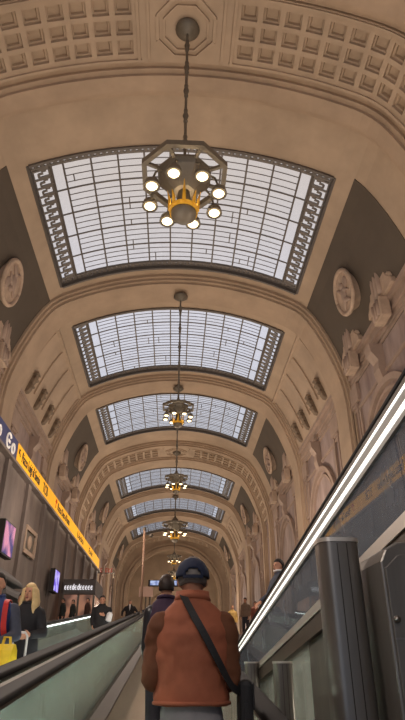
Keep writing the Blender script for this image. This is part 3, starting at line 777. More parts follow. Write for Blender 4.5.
# ------------------------------------------------------------------ moving walkways
def rrect(cx, cz, w_, h_, n=3, r=.4):
    pts = []; rr = min(w_, h_)*r
    for (sx_, sz_, a0) in ((1, 1, 0), (-1, 1, PI/2), (-1, -1, PI), (1, -1, 1.5*PI)):
        for k in range(n+1):
            a = a0+PI/2*k/n; pts.append((cx+sx_*(w_/2-rr)+rr*math.cos(a), cz+sz_*(h_/2-rr)+rr*math.sin(a)))
    return pts
def walkway(name, label, y0, z0, slope, ylen, belt, sides, beltmat, panel=1.62):
    """sides: list of dicts for the balustrades"""
    L = ylen/math.cos(slope)
    o = thing(name, label, 'walkway', (0, y0, z0), (slope, 0, 0))
    MB().bb(belt[0], belt[1], 0, L, -.10, 0).build('belt', beltmat, o)
    for s_ in sides:
        gx, q, rz = s_['x'], s_['q'], s_.get('rail', 1.0)     # q = direction from glass towards the belt
        be = belt[1] if q < 0 else belt[0]
        sk = MB(); sk.prism([(be, -.1), (be, .03), (gx+q*.05, .15), (gx-q*.05, .15), (gx-q*.05, -.1)], 1, 0, L)
        sk.build('skirt', M[s_.get('sm', 'deck')], o)
        g0, g1 = s_.get('glass', (.15, rz-.08))
        n = int(L/panel); gm = None
        for k in range(n):
            yy = L*k/n
            if gm is None:
                gob = MB().bb(gx-.008, gx+.008, .008, L/n-.008, g0, g1).build('glass_panel', s_.get('gm', M['glass']), o); gm = gob.data
            else:
                gob = bpy.data.objects.new('glass_panel', gm); C.objects.link(gob); gob.parent = o
            gob.location = (0, yy, 0)
        rw = s_.get('rw', .1)
        hr = MB(); hr.prism(rrect(gx+s_.get('ro', 0), rz-.025, rw, .05), 1, 0, L); auto(hr.build('handrail', M['rubber'], o), 50)
        MB().bb(gx-.035+s_.get('ro', 0), gx+.035+s_.get('ro', 0), 0, L, rz-.085, rz-.045).build('handrail_guide', M['deck'], o)
        if s_.get('led') == 'simple':
            MB().bb(gx-.022, gx+.022, 0, L, rz-.115, rz-.085).build('led_strip', M['ledsoft'], o)
        if s_.get('led') == 'low':
            MB().bb(gx-.035, gx-.012, 0, L, .76, .80).build('led_strip', M['ledfill'], o)  # added strip, hidden behind the rail, to brighten the belt
        if s_.get('led') == 'double':
            MB().bb(gx-.03, gx+.025, 0, L, .735, .935).build('led_profile', M['profile'], o)
            MB().bb(gx-.034, gx-.022, 0, L, .893, .92).build('led_strip', M['led'], o)
            MB().bb(gx-.034, gx-.022, 0, L, .775, .82).build('led_strip', M['led'], o)
    return o
S1 = math.radians(6.26)
def bz(y): return -1.55+math.tan(S1)*y
Y0 = -2.5; T1 = math.tan(S1)
ours = walkway('moving_walkway', 'rising moving walkway with black handrails under the man in the brown gilet', Y0, -1.55+T1*Y0, S1, 33, (-.87, .45),
    [dict(x=-1.045, q=1, rail=1.0, rw=.15), dict(x=.53, q=-1, rail=1.0, rw=.12)], M['belt'])
nbw = walkway('moving_walkway', 'neighbouring moving walkway carrying the blonde woman and the man in blue', Y0, -1.55+T1*Y0, S1, 33, (-2.83, -1.52),
    [dict(x=-1.34, q=-1, rail=1.02, rw=.16, led='low', sm='steelcap'), dict(x=-2.98, q=1, sm='steelcap', rail=1.0, rw=.1, led='simple', glass=(.15, .9))], M['beltpale'])
Lr = 33/math.cos(S1)
MB().bb(-1.25, -1.13, 0, Lr, .90, .955).build('cover_strip', M['deck'], nbw)
MB().bb(-1.26, -1.12, 0, Lr, -.1, .12).build('inner_deck', M['deck'], nbw)
S2 = -math.radians(5.75); T2 = math.tan(S2); RB = 1.14
rw_ = walkway('moving_walkway', 'descending moving walkway with two bright white light strips under its handrail', -3, RB+T2*-3, S2, 29, (1.78, 2.95),
    [dict(x=1.56, q=1, rail=1.0, rw=.09, led='double', glass=(.16, .735), gm=M['glassg']), dict(x=3.15, q=-1, rail=1.0, rw=.09, led='simple', gm=M['glassg'])], M['belt'], panel=2.1)
def world_part(root, mb, name, m, **k):
    me = mb.mesh(name); from mathutils import Euler
    Mx = Matrix.Translation(root.location) @ root.rotation_euler.to_matrix().to_4x4()
    me.transform(Mx.inverted()); return link(name, me, m, root, **k)
def dz(y): return RB+T2*y
e_ = MB(); e_.bar((1.545, -2.9, dz(-2.9)+.118), (1.545, 25.5, dz(25.5)+.118), .10, .09); world_part(rw_, e_, 'deck_edge', M['steelcap'])
ys = [-2.9, -.9, 1.0, 2.4, 3.75, 4.95, 5.9, 7.2]
for a, b in zip(ys[:-1], ys[1:]):
    p = MB(); p.add([(1.56, a+.012, ZF), (1.56, b-.012, ZF), (1.56, b-.012, dz(b)+.07), (1.56, a+.012, dz(a)+.07), (1.62, a+.012, ZF), (1.62, b-.012, ZF), (1.62, b-.012, dz(b)+.07), (1.62, a+.012, dz(a)+.07)],
        [(0, 1, 2, 3), (4, 7, 6, 5), (0, 4, 5, 1), (1, 5, 6, 2), (2, 6, 7, 3), (3, 7, 4, 0)])
    world_part(rw_, p, 'cladding_panel', M['steeldark'])
p = MB(); p.bar((1.6, 7.2, .15), (1.6, 7.2, dz(7.2)), .06, .06); p.bar((1.6, 7.2, ZF), (1.6, 7.2, .2), .06, .06); world_part(rw_, p, 'support_post', M['steel'])
for a, b in ((7.25, 9.3), (9.32, 11.4), (11.42, 13.5)):
    p = MB(); p.add([(1.57, a, ZF), (1.57, b, ZF), (1.57, b, dz(b)+.07), (1.57, a, dz(a)+.07), (1.59, a, ZF), (1.59, b, ZF), (1.59, b, dz(b)+.07), (1.59, a, dz(a)+.07)],
        [(0, 1, 2, 3), (4, 7, 6, 5), (0, 4, 5, 1), (1, 5, 6, 2), (2, 6, 7, 3), (3, 7, 4, 0)])
    world_part(rw_, p, 'glass_panel', M['glass'])
p = MB(); p.bb(1.57, 1.6, 11.5, 11.56, ZF, dz(11.5)); world_part(rw_, p, 'support_post', M['steel'])

# steel columns beside the descending walkway
def column(x0, x1, y, ztop, label):
    cx, wd = (x0+x1)/2, x1-x0
    o = thing('steel_column', label, 'column', (cx, y, ZF), group='steel columns beside the descending walkway')
    h_ = ztop-ZF
    sh = MB(); sh.prism(rrect(0, 0, wd, wd*.9, 5, .3), 2, 0, h_-.02); auto(sh.build('shaft', M['steeldark'], o), 40)
    cp = MB(); cp.prism(rrect(0, 0, wd+.012, wd*.9+.012, 5, .3), 2, h_-.02, h_+.005); auto(cp.build('cap', M['steelcap'], o), 40)
    for xx in (-.02*wd/.23, .035*wd/.23): MB().bb(xx-.003, xx+.003, -wd*.455, -wd*.445, .05, h_-.03).build('seam', M['ink'], o)
    bs = MB(); bs.prism(rrect(0, 0, wd+.02, wd*.9+.02, 5, .3), 2, 0, .05); bs.build('base', M['steeldark'], o)
column(.905, 1.15, 3.7, .745, 'tall steel column with pale cap, nearest in front of the dark cladding')
column(1.27, 1.50, 8.0, .145, 'short steel column with pale cap, second behind the tall one')
column(1.255, 1.48, 11.0, .195, 'farthest steel column, standing where the bright light strips end')
# dark cabinet with a lock
o = thing('steel_cabinet', 'dark steel cabinet with rounded corner and lock, beside the tall column', 'cabinet', (1.345, 3.8, ZF))
cb = MB(); hh = .64-ZF
cb.prism([(-.17, 0), (.19, 0), (.19, hh+.06), (-.06, hh+.035), (-.13, hh), (-.168, hh-.07)], 1, -.45, .3); cb.build('body', M['steeldark'], o, bevel=.012)
dr = MB(); dr.prism([(-.155, .1), (.17, .1), (.17, hh-.02), (-.07, hh-.04), (-.15, hh-.11)], 1, -.47, -.45)
dro = dr.build('door', M['steeldark'], o, bevel=.004)
MB().tube([(-.13, -.49, hh-.375), (-.13, -.465, hh-.375)], .018, 12).build('lock', M['steel'], dro, smooth=True)
MB().bb(-.15, .15, -.476, -.468, hh-.475, hh-.465).build('handle', M['steel'], dro)
for k, (z_, yy, lb) in enumerate(((.36, 4.78, 'upper'), (.25, 4.78, 'lower'))):
    o = thing('notice_plate', '%s of two pale cream tilted plates on the dark cladding' % lb, 'plate', (1.545, yy, z_), (0, 0, 0), 'pale plates on the cladding')
    pm = MB(); pm.add([(-.01, .42, .03), (-.01, -.36, -.02), (-.07, -.42, -.07), (-.07, .36, -.055), (0, .42, .03), (0, -.36, -.02), (-.06, -.42, -.09), (-.06, .36, -.075)], [(0, 1, 2, 3), (4, 7, 6, 5), (0, 4, 5, 1), (1, 5, 6, 2), (2, 6, 7, 3), (3, 7, 4, 0)])
    pm.build('plate', mat('cream_plate_%d' % k, (214, 202, 178), .45), o); MB().bb(-.01, .0, -.3, .3, -.06, -.02).build('bracket', M['steel'], o)
# camera mast in the gap between the walkways
o = thing('camera_mast', 'thin tall mast with a small camera between the two rising walkways', 'mast', (-1.19, 23.4, bz(23.4)+.965))
mt_ = bz(23.4)+.965; MB().tube([(0, 0, 0), (0, 0, 5.1-mt_)], .045, 10).build('pole', mat('mast_paint', (176, 140, 116), .5), o, smooth=True)
MB().tube([(0, 0, 4.9-mt_), (.28, 0, 4.92-mt_)], .022, 8).build('arm', M['steel'], o)
cmh = MB(); cmh.tube([(.28, .12, 4.9-mt_), (.28, -.18, 4.84-mt_)], .075, 12); cmh.build('camera_head', M['bronze'], o, smooth=True)
MB().lathe([(.01, .0), (.07, .0), (.07, .1), (.01, .14)], 12, (0, 0, 5.08-mt_)).build('mast_cap', M['bronze'], o)
MB().lathe([(.01, -.005), (.058, -.005), (.058, .05), (.05, .06), (.01, .06)], 12).build('base_flange', M['steel'], o)
# departure board hung over the upper floor, and a pale notice box
o = thing('departure_board', 'pale blue lit departure board beyond the walkways, behind the travellers ahead', 'screen', (.12, 40, 5.16))
MB().bb(-1.75, 1.9, 0, .3, -.05, .33).build('casing', M['ink'], o, bevel=.02)
for (a, b) in ((-1.62, -.62), (-.5, .5), (.62, 1.75)): MB().bb(a, b, -.02, .0, 0, .28).build('display', M['dep'], o)
for xx in (-1.6, 1.7):
    MB().tube([(xx, .15, UPZ-5.16), (xx, .15, .0)], .07, 8).build('post', M['bronze'], o)
o = thing('notice_box', 'pale rectangular notice board on a post beside the thin mast', 'sign', (-1.75, 40, UPZ))
MB().tube([(0, 0, 0), (0, 0, 2.7)], .05, 8).build('post', M['bronze'], o)
MB().bb(-.47, .45, -.06, .06, 2.7, 3.32).build('board', mat('notice_board', (200, 168, 152), .6), o, bevel=.02)

# ------------------------------------------------------------------ people
def cloth(name, col, rough=.8, var=.2): 
    if name not in M: M[name] = mat(name, col, rough, var=var, scale=9, bump=.12, bscale=45)
    return M[name]
def ering(z_, rx, ry, yo=0., xo=0., n=24): return [(xo+rx*math.cos(2*PI*k/n), yo+ry*math.sin(2*PI*k/n), z_) for k in range(n)]
def hand(mb, W, d, nrm, side, sc_, fr, curl=.5):
    W, d, nrm = Vector(W), Vector(d).normalized(), Vector(nrm).normalized(); sd = d.cross(nrm).normalized()*side
    nrm = sd.cross(d).normalized()*side if False else nrm
    for k in range(4):
        off = sd*((k-1.5)*.021*sc_)
        mb.cap(W, .017*sc_, W+d*.085*sc_+off, .0135*sc_, 8)
        ln = (.034, .042, .045, .038)[3-k]*sc_
        p = W+d*.085*sc_+off; a = curl
        q = p+(d*math.cos(a)+nrm*math.sin(a))*ln; a += curl; r_ = q+(d*math.cos(a)+nrm*math.sin(a))*ln*.8; a += curl*.8; e2 = r_+(d*math.cos(a)+nrm*math.sin(a))*ln*.55
        mb.cap(p, fr, q, fr*.95, 8); mb.cap(q, fr*.95, r_, fr*.9, 8); mb.cap(r_, fr*.9, e2, fr*.8, 8)
    p = W+d*.025*sc_-sd*.025*sc_
    q = p-sd*.035*sc_+d*.03*sc_+nrm*.012*sc_; r_ = q+d*.035*sc_-sd*.006*sc_+nrm*.012*sc_
    mb.cap(p, fr*1.35, q, fr*1.1, 8); mb.cap(q, fr*1.1, r_, fr*.9, 8)
def person(label, loc, rotz, Ht, arms=None, jacket=(40, 40, 44), jname='dark_jacket', trousers=(46, 46, 54), tname='dark_trousers', shoes=(36, 32, 30), hair=(40, 30, 24), hname='dark_hair',
           style='short', hem=.49, fem=False, vox=.012, sleeves=None, puffy=0., stride=.1, girth=1.0, headturn=0., collar=True, face=True, cat='person', skin=None, headdown=0.):
    k = Ht/1.75
    o = thing('person', label, cat, loc, (0, 0, rotz))
    A = {-1: ((-.245, -.03, 1.13), (-.235, .06, .87), None), 1: ((.245, -.03, 1.13), (.235, .06, .87), None)}
    if arms: A.update(arms)
    sw = (.17 if fem else .19)*girth
    b = MB()
    P = lambda p: Vector(p)*k
    b.rings([[Vector(q)*k for q in r] for r in (ering(.84, .13*girth, .1), ering(.93, .155*girth, .115), ering(1.05, .14*girth, .1), ering(1.2, .15*girth, .105), ering(1.34, .165*girth, .11), ering(1.42, .15*girth, .09), ering(1.47, .08, .07), ering(1.5, .05, .055))])
    hz_ = 1.628; hy = .02
    fwd = Vector((math.sin(-headturn), math.cos(headturn), 0)); rt = Vector((fwd.y, -fwd.x, 0))
    Rh = Matrix((rt, fwd, Vector((0, 0, 1)))).transposed() @ Matrix.Rotation(-headdown, 3, 'X')
    hc = Vector((0, hy+.05*headdown, hz_-.03*headdown))
    hp = lambda p: (hc+Rh @ Vector(p))*k
    b.cap(P((0, -.005, 1.40)), .062*k, P((hc.x, hc.y-.012, 1.57)), .055*k)
    b.ell(hc*k+Rh @ Vector((0, -.008, .018))*k, (.076*k, .094*k, .10*k), Rh)
    b.ell(hp((0, .016, -.045)), (.058*k, .072*k, .075*k), Rh)
    b.cap(hp((0, .088, .012)), .010*k, hp((0, .104, -.022)), .015*k, 8)
    b.ell(hp((0, .066, -.098)), (.026*k, .022*k, .018*k), Rh)
    for s_ in (-1, 1):
        b.ell(hp((s_*.077, -.004, -.008)), (.012*k, .02*k, .032*k), Rh)
        b.ell(hp((s_*.03, .076, .028)), (.024*k, .014*k, .008*k), Rh)
        sh, el, wr = Vector((s_*(sw-.01), 0, 1.365)), Vector(A[s_][0]), Vector(A[s_][1])
        b.cap(sh*k, .052*k, el*k, .043*k); b.cap(el*k, .042*k, wr*k, .028*k)
        d = A[s_][2] or (wr-el)
        hand(b, wr*k, d, A[s_][3] if len(A[s_]) > 3 else (-s_, 0, 0), -s_ if len(A[s_]) < 5 else A[s_][4], k, max(.0092, vox*.62)*k, .4)
        hip, kn, an = Vector((s_*.085, 0, .9)), Vector((s_*.09, .03+stride*.4*s_, .49)), Vector((s_*.09, -.02+stride*s_, .09))
        b.cap(hip*k, .088*k, kn*k, .056*k); b.cap(kn*k, .055*k, an*k, .038*k); b.cap(an*k, .04*k, (an+Vector((0, .12, -.045)))*k, .033*k)
    link('body', remesh(b, min(vox, .011)*k, 3), skin or M['skin'], o, smooth=True)
    # trousers
    t = MB()
    t.rings([[Vector(q)*k for q in r] for r in (ering(.80, .15*girth, .115), ering(.92, .175*girth, .135), ering(1.03, .168*girth, .128), ering(1.07, .16*girth, .12))])
    for s_ in (-1, 1):
        hip, kn, an = Vector((s_*.088, 0, .88)), Vector((s_*.092, .03+stride*.4*s_, .49)), Vector((s_*.092, -.02+stride*s_, .12))
        t.cap(hip*k, .103*k, kn*k, .078*k); t.cap(kn*k, .078*k, an*k, .068*k)
    link('trousers', remesh(t, vox*1.1, 3), cloth(tname, trousers), o, smooth=True)
    for s_ in (-1, 1):
        an = Vector((s_*.092, -.02+stride*s_, .05))
        q = MB(); q.ell((an+Vector((0, .06, 0)))*k, (.052*k, .145*k, .05*k)); q.ell((an+Vector((0, -.02, .05)))*k, (.048*k, .06*k, .06*k))
        link('shoe', remesh(q, vox, 2), cloth('shoe_leather_%d_%d_%d' % shoes, shoes, .5), o, smooth=True)
    # jacket with sleeves
    j = MB(); g = girth; pf = puffy; z0 = hem*1.75
    zs_ = [z0, z0+.05, 1.1, 1.22, 1.34, 1.42, 1.475, 1.525]
    rx = [.195*g+pf, .2*g+pf, (.175 if fem else .19)*g+pf, (.18 if fem else .2)*g+pf, (.19 if fem else .212)*g+pf, .192*g+pf*.6, .135+pf*.4, .08+pf*.3]
    ry = [.15+pf, .152+pf, .145+pf, .15+pf, .15+pf, .125+pf*.6, .1+pf*.4, .082+pf*.3]
    rr = []
    for z_, a, c in zip(zs_, rx, ry): rr.append([Vector(q)*k for q in ering(z_, a, c)])
    j.rings(rr)
    slv = MB() if sleeves else j
    for s_ in (-1, 1):
        sh, el, wr = Vector((s_*(sw-.014), 0, 1.375)), Vector(A[s_][0]), Vector(A[s_][1])
        slv.cap(sh*k, (.076+pf)*k, el*k, (.062+pf)*k); slv.cap(el*k, (.062+pf)*k, (el+(wr-el)*.93)*k, (.046+pf*.7)*k)
    jo = link('jacket', remesh(j, vox, 3), cloth(jname, jacket), o, smooth=True)
    if sleeves: link('sleeves', remesh(slv, vox, 3), cloth(sleeves[0], sleeves[1]), o, smooth=True)
    if collar:
        c = MB(); c.tube([(.084*k*math.cos(2*PI*q/18), (.088*math.sin(2*PI*q/18)+.0)*k, (1.515+.018*math.cos(2*PI*q/18+PI/2))*k) for q in range(19)], .02*k, 8); c.build('collar', cloth(jname, jacket), o, smooth=True)
    if face:
        for s_ in (-1, 1):
            MB().ell(hp((s_*.03, .080, .012)), (.012*k, .008*k, .007*k), Rh, 10, 6).build('eye', M['eye'], o, smooth=True)
        MB().ell(hp((0, .085, -.062)), (.024*k, .009*k, .008*k), Rh, 10, 6).build('mouth', M['mouth'], o, smooth=True)
    hm = cloth(hname, hair, .6)
    if style != 'none':
        h_ = MB(); n_u, n_v = 28, 18; rings = []
        for jv in range(n_v+1):
            th_ = PI*(jv+.02)/(n_v+.04); row = []
            for ku in range(n_u):
                ph = 2*PI*ku/n_u; dx, dy, dz_ = math.sin(th_)*math.cos(ph), math.sin(th_)*math.sin(ph), math.cos(th_)
                lim = .42 if dy > .35 else (-.05 if dy > -.1 else -.55)
                if dy > .1 and dy <= .35: lim = .2
                on = dz_ > lim
                f_ = (1.10+.03*math.sin(ku*5.1+jv*2.3)) if on else .8
                row.append(hp((dx*.078*f_, -.008+dy*.096*f_, .018+dz_*.104*f_)))
            rings.append(row)
        h_.rings(rings)
        if style == 'long':
            for q in range(15):
                a = PI*.82+(q/14)*PI*1.36; xx, yy = .083*math.cos(a), .088*math.sin(a)-.005
                L_ = .30+.04*math.sin(q*2.1)
                h_.cap(hp((xx, yy, .03)), .03*k, hp((xx*1.28, yy*1.05-.008, -.11)), .036*k, 8); h_.cap(hp((xx*1.28, yy*1.05-.008, -.11)), .036*k, hp((xx*1.45, yy*1.1+.02, -.11-L_*.6)), .022*k, 8)
            link('hair', remesh(h_, .011*k, 2), hm, o, smooth=True)
        else:
            h_.build('hair', hm, o, smooth=True)
    return o, k

# --- the man in front
mo, k = person('man seen from behind in navy cap and rust brown gilet with crossbody strap', (.112, 3.5, bz(3.5)), 0, 1.775,
    arms={-1: ((-.20, .02, 1.14), (-.12, .24, 1.10), None, (1, 0, -.3)), 1: ((.192, .02, 1.14), (.12, .24, 1.10), None, (-1, 0, -.3))},
    jacket=(164, 94, 66), jname='rust_gilet_cloth', trousers=(150, 148, 150), tname='grey_trouser_cloth', hair=(120, 112, 106), hname='grey_hair', sleeves=('dark_brown_sleeves', (114, 68, 42)), hem=.578, girth=.93, vox=.010, puffy=.012, style='short', headdown=.18)
def noisy(obj, amp, sc_):
    for v in obj.data.vertices:
        p = v.co; q = noise.noise(Vector((p.x*sc_, p.y*sc_, p.z*sc_*1.8)))+.5*noise.noise(Vector((p.x*sc_*2.3, p.y*sc_*2.3, p.z*sc_*3.5)))
        v.co = p+v.normal*q*amp
for ch in mo.children:
    if ch.name.startswith('jacket'): noisy(ch, .011, 6.5); gil = ch
    if ch.name.startswith('sleeves'): noisy(ch, .012, 8)
    if ch.name.startswith('trousers'): noisy(ch, .008, 7)
def ribbon(name, pts, wd, th_, m, parent, nrm):
    mb = MB(); pts = [Vector(p) for p in pts]; rings = []
    for i, p in enumerate(pts):
        t_ = (pts[min(i+1, len(pts)-1)]-pts[max(i-1, 0)]).normalized(); n = Vector(nrm(p)).normalized(); sd = t_.cross(n).normalized(); n = sd.cross(t_).normalized()
        rings.append([p+sd*wd/2-n*th_/2, p+sd*wd/2+n*th_/2, p-sd*wd/2+n*th_/2, p-sd*wd/2-n*th_/2])
    mb.rings(rings); return mb.build(name, m, parent)
def ribbon_smooth(pts, n=6):
    out = []; P_ = [Vector(p) for p in pts]
    for i in range(len(P_)-1):
        p0, p1, p2, p3 = P_[max(i-1, 0)], P_[i], P_[i+1], P_[min(i+2, len(P_)-1)]
        for j in range(n):
            t_ = j/n; out.append(.5*((2*p1)+(p2-p0)*t_+(2*p0-5*p1+4*p2-p3)*t_*t_+(-p0+3*p1-3*p2+p3)*t_**3))
    out.append(P_[-1]); return out
# hem and stand-up collar of the gilet
hb = MB(); zh = .578*1.75*k
hb.tube([(.197*k*math.cos(2*PI*q/40), .165*k*math.sin(2*PI*q/40), zh+.012) for q in range(41)], .010, 8); hb.build('hem_band', M['rust_gilet_cloth'], mo, smooth=True)
sc2 = MB()
sc2.rings([[(rx*k*math.cos(2*PI*q/28), (ry*math.sin(2*PI*q/28)+yo)*k, z_*k) for q in range(28)] for rx, ry, yo, z_ in ((.11, .105, 0, 1.475), (.098, .098, .005, 1.53), (.094, .096, .012, 1.562), (.08, .082, .012, 1.56), (.085, .085, .005, 1.5), (.095, .09, 0, 1.47))], caps=False)
sc2.build('stand_collar', M['rust_gilet_cloth'], mo, smooth=True)
# trousers' belt line is hidden; the navy cap
hc = Vector((0, .025, 1.625))*k
cp = MB(); n_u = 40; rows = []
hole = lambda x_2, z_2: abs(x_2) < .046 and z_2 < .03-abs(x_2)**2*9
capv = []
for shell in (1.0, .93):
    for jv in range(13):
        th_ = PI*.505*jv/12+.01
        for ku in range(n_u):
            ph = 2*PI*ku/n_u-PI/2
            capv.append(hc+Vector((math.sin(th_)*math.cos(ph)*.098*shell*k, (math.sin(th_)*math.sin(ph)*.116*shell-.008)*k, (math.cos(th_)*.112*shell+.012)*k)))
cf = []
def keep(jv, ku):
    a = (ku+.5)/n_u*2*PI; a = a-2*PI if a > PI else a
    return not (abs(a) < .46 and jv >= 9 and (abs(a) < .46*math.sqrt(max(0., 1-((12-jv-.5)/3.4)**2))))
N1 = 13*n_u
for jv in range(12):
    for ku in range(n_u):
        if not keep(jv, ku): continue
        a, b_, c_, d_ = jv*n_u+ku, jv*n_u+(ku+1) % n_u, (jv+1)*n_u+(ku+1) % n_u, (jv+1)*n_u+ku
        cf.append((a, b_, c_, d_)); cf.append((a+N1, d_+N1, c_+N1, b_+N1))
        for (dj, dk, e0, e1) in ((1, 0, c_, d_), (0, 1, b_, c_), (0, -1, d_, a)):
            jj, kk = jv+dj, (ku+dk) % n_u
            if jj >= 12 or not keep(jj, kk): cf.append((e0, e0+N1, e1+N1, e1))
cp.add(capv, cf)
M['navy_cap'] = cloth('navy_cap_cloth', (34, 42, 66), .85)
cap_o = thing('cap', 'navy baseball cap with open back worn by the man in brown', 'cap', (.112, 3.5, bz(3.5)))
cp.build('crown', M['navy_cap'], cap_o, smooth=True)
MB().ell(hc+Vector((0, -.005, .126))*k, (.012, .012, .008), None, 10, 6).build('button', M['navy_cap'], cap_o, smooth=True)
br = MB(); pts = []
for jr in range(2):
    pass
vis = []
for q in range(13):
    a = PI*(.12+.76*q/12); x0_, y0_ = .094*math.cos(a), .112*math.sin(a)-.008; ext = .075*math.sin(a)
    vis.append([hc+Vector((x0_, y0_, .006))*k, hc+Vector((x0_*1.03, y0_+ext, -.012))*k, hc+Vector((x0_*1.03, y0_+ext, -.018))*k, hc+Vector((x0_, y0_, .0))*k])
br.rings(vis); br.build('visor', M['navy_cap'], cap_o)
ribbon('back_strap', ribbon_smooth([hc+Vector((math.sin(a)*.096, -math.cos(a)*.116-.008, .006+.004*0))*k for a in (-.6, -.4, -.2, 0, .2, .4, .6)], 3), .018, .004, M['navy_cap'], cap_o, lambda p: (p.x-hc.x, p.y-hc.y, 0))
# crossbody bag
bag = thing('crossbody_bag', 'black crossbody bag at the hip of the man in brown', 'bag', (.112, 3.5, bz(3.5)))
M['blackbag'] = cloth('black_bag_cloth', (30, 30, 33), .7)
bb_ = MB(); bb_.box((0, 0, 0), (.07, .20, .25)); bo = bb_.build('pouch', M['blackbag'], bag, bevel=.025, loc=(.275*k, -.02, 1.005*k))
MB().box((.037, 0, .05), (.012, .18, .12)).build('flap', M['blackbag'], bo, bevel=.005)
MB().bb(-.012, .012, -.108, -.10, -.09, .02).build('buckle_strap', M['blackbag'], bo)
ribbon('strap', [p*k for p in ribbon_smooth([(-.10, .14, 1.44), (-.075, .07, 1.535), (-.062, -.02, 1.552), (-.045, -.105, 1.515), (.0, -.16, 1.43), (.06, -.186, 1.33), (.13, -.172, 1.21), (.20, -.125, 1.10), (.262, -.05, 1.07)], 5)], .038, .006, M['blackbag'], bag,
       lambda p: (p.x*.8, p.y, max(0, p.z/k-1.42)*3))
for q in range(2):
    ribbon('hanging_strap', [p for p in ribbon_smooth([(.285*k, -.11-.02*q, 1.05*k), (.29*k, -.118-.025*q, .9*k), (.285*k, -.115-.02*q, .78*k)], 4)], .016, .004, M['blackbag'], bag, lambda p: (.3, -1, 0))

# --- people ahead and on the other walkways
person('dark haired person in purple coat and shiny black puffer sleeves ahead of the brown gilet', (-.07, 6.5, bz(6.5)), 0, 1.78,
    arms={-1: ((-.17, .0, 1.06), (-.14, .05, .80), None), 1: ((.23, -.0, 1.12), (.2, .2, 1.0), None)}, jacket=(62, 42, 66), jname='purple_coat_cloth', sleeves=('black_puffer_shell', (44, 44, 48)), hair=(46, 32, 26), hname='brown_hair_dark', puffy=.006, girth=.84, vox=.012)
M['black_puffer_shell'].node_tree.nodes['Principled BSDF'].inputs['Roughness'].default_value = .3
bm_, kb = person('man in blue jacket with red backpack strap at the edge of the picture', (-1.93, 6.8, bz(6.8)), PI, 1.80,
    arms={-1: ((-.27, .03, 1.14), (-.16, .24, 1.06), None, (0, 0, -1)), 1: ((.25, .03, 1.14), (.12, .27, 1.10), None, (0, 0, -1))}, jacket=(42, 60, 112), jname='blue_jacket_cloth', hair=(36, 28, 24), vox=.012, girth=1.12, sleeves=('grey_sleeve_cloth', (66, 70, 86)))
bp_ = thing('backpack', 'dark backpack with red strap on the man in the blue jacket', 'backpack', (-1.93, 6.8, bz(6.8)), (0, 0, PI))
MB().box((0, -.26, 1.22*kb), (.32, .18, .46)).build('pack', M['blackbag'], bp_, bevel=.06)
M['redstrap'] = cloth('red_strap_cloth', (196, 44, 40), .7)
for s_ in (-1, 1):
    ribbon('strap', [p*kb for p in ribbon_smooth([(s_*.12, -.17, 1.38), (s_*.13, -.08, 1.475), (s_*.14, .06, 1.46), (s_*.155, .145, 1.36), (s_*.17, .165, 1.2), (s_*.19, .12, 1.1)], 5)], .055, .014, M['redstrap'], bp_, lambda p: (p.x*.3, p.y, max(0, p.z/kb-1.38)*4))
def tote(label, loc, rz, w_, h_, m, handles=True):
    o = thing('shopping_bag', label, 'bag', loc, (0, 0, rz), 'yellow shopping bags')
    b = MB(); b.rings([[(x_2*w_/2*s_, y_2*.07*s2, z_) for x_2, y_2 in ((-1, -1), (0, -1.25), (1, -1), (1, 1), (0, 1.25), (-1, 1))] for s_, s2, z_ in ((.8, 1, 0), (.92, 1.1, h_*.4), (1, .7, h_*.8), (.95, .25, h_))])
    b.build('sack', m, o, bevel=.01)
    for s_ in (-1, 1): MB().tube([(-w_*.22, s_*.012, h_-.01), (-w_*.15, s_*.012, h_+.06), (w_*.15, s_*.012, h_+.06), (w_*.22, s_*.012, h_-.01)], .008, 6).build('handle', m, o)
    return o
M['yellowbag'] = mat('yellow_bag', (238, 204, 40), .5, var=.2, scale=8)
tote('yellow shopping bag held in front of the blue jacket, nearest the picture edge', (-1.87, 6.26, bz(6.35)+.86), .2, .24, .30, M['yellowbag'])
tote('smaller yellow shopping bag beside the grey sleeve of the man in blue', (-1.62, 6.34, bz(6.35)+.84), -.3, .20, .28, M['yellowbag'])
person('blonde woman with long hair in a black coat holding a white trolley handle', (-1.88, 8.2, bz(8.2)), PI, 1.72,
    arms={1: ((.22, .05, 1.12), (.19, .16, .92), None), -1: ((-.235, .05, 1.14), (-.13, .30, 1.10), None, (1, 0, 0))}, jacket=(32, 31, 36), jname='black_coat_cloth', hair=(226, 196, 140), hname='blonde_hair', style='long', hem=.40, fem=True, vox=.012, headturn=-.25)
o = thing('trolley_case', 'dark trolley case with a white pull handle held by the blonde woman', 'suitcase', (-1.80, 7.62, bz(7.62)), (0, 0, .3))
MB().box((0, 0, .38), (.36, .22, .58)).build('case', M['blackbag'], o, bevel=.04)
hd = MB(); hd.tube([(-.08, 0, .66), (-.08, 0, 1.12), (-.05, 0, 1.16), (.05, 0, 1.16), (.08, 0, 1.12), (.08, 0, .66)], .014, 8); hd.build('pull_handle', M['white'], o, smooth=True)
for s_ in (-1, 1): MB().tube([(s_*.13, -.06, .045), (s_*.17, -.06, .045)], .045, 12).build('wheel', M['rubber'], o)
person('person with dark hair half hidden behind the man in the blue jacket', (-2.15, 9.0, bz(9.0)), PI, 1.62, jacket=(58, 54, 58), jname='grey_coat_cloth', vox=.014)
person('man in black jacket carrying a white parcel on the neighbouring walkway', (-1.83, 16.2, bz(16.2)), PI, 1.60,
    arms={-1: ((-.24, .04, 1.15), (-.12, .25, 1.2), None, (1, 0, 0)), 1: ((.26, -.02, 1.12), (.22, .14, .95), None)}, jacket=(34, 31, 32), jname='black_jacket_cloth', vox=.014, girth=1.15, hair=(30, 24, 22))
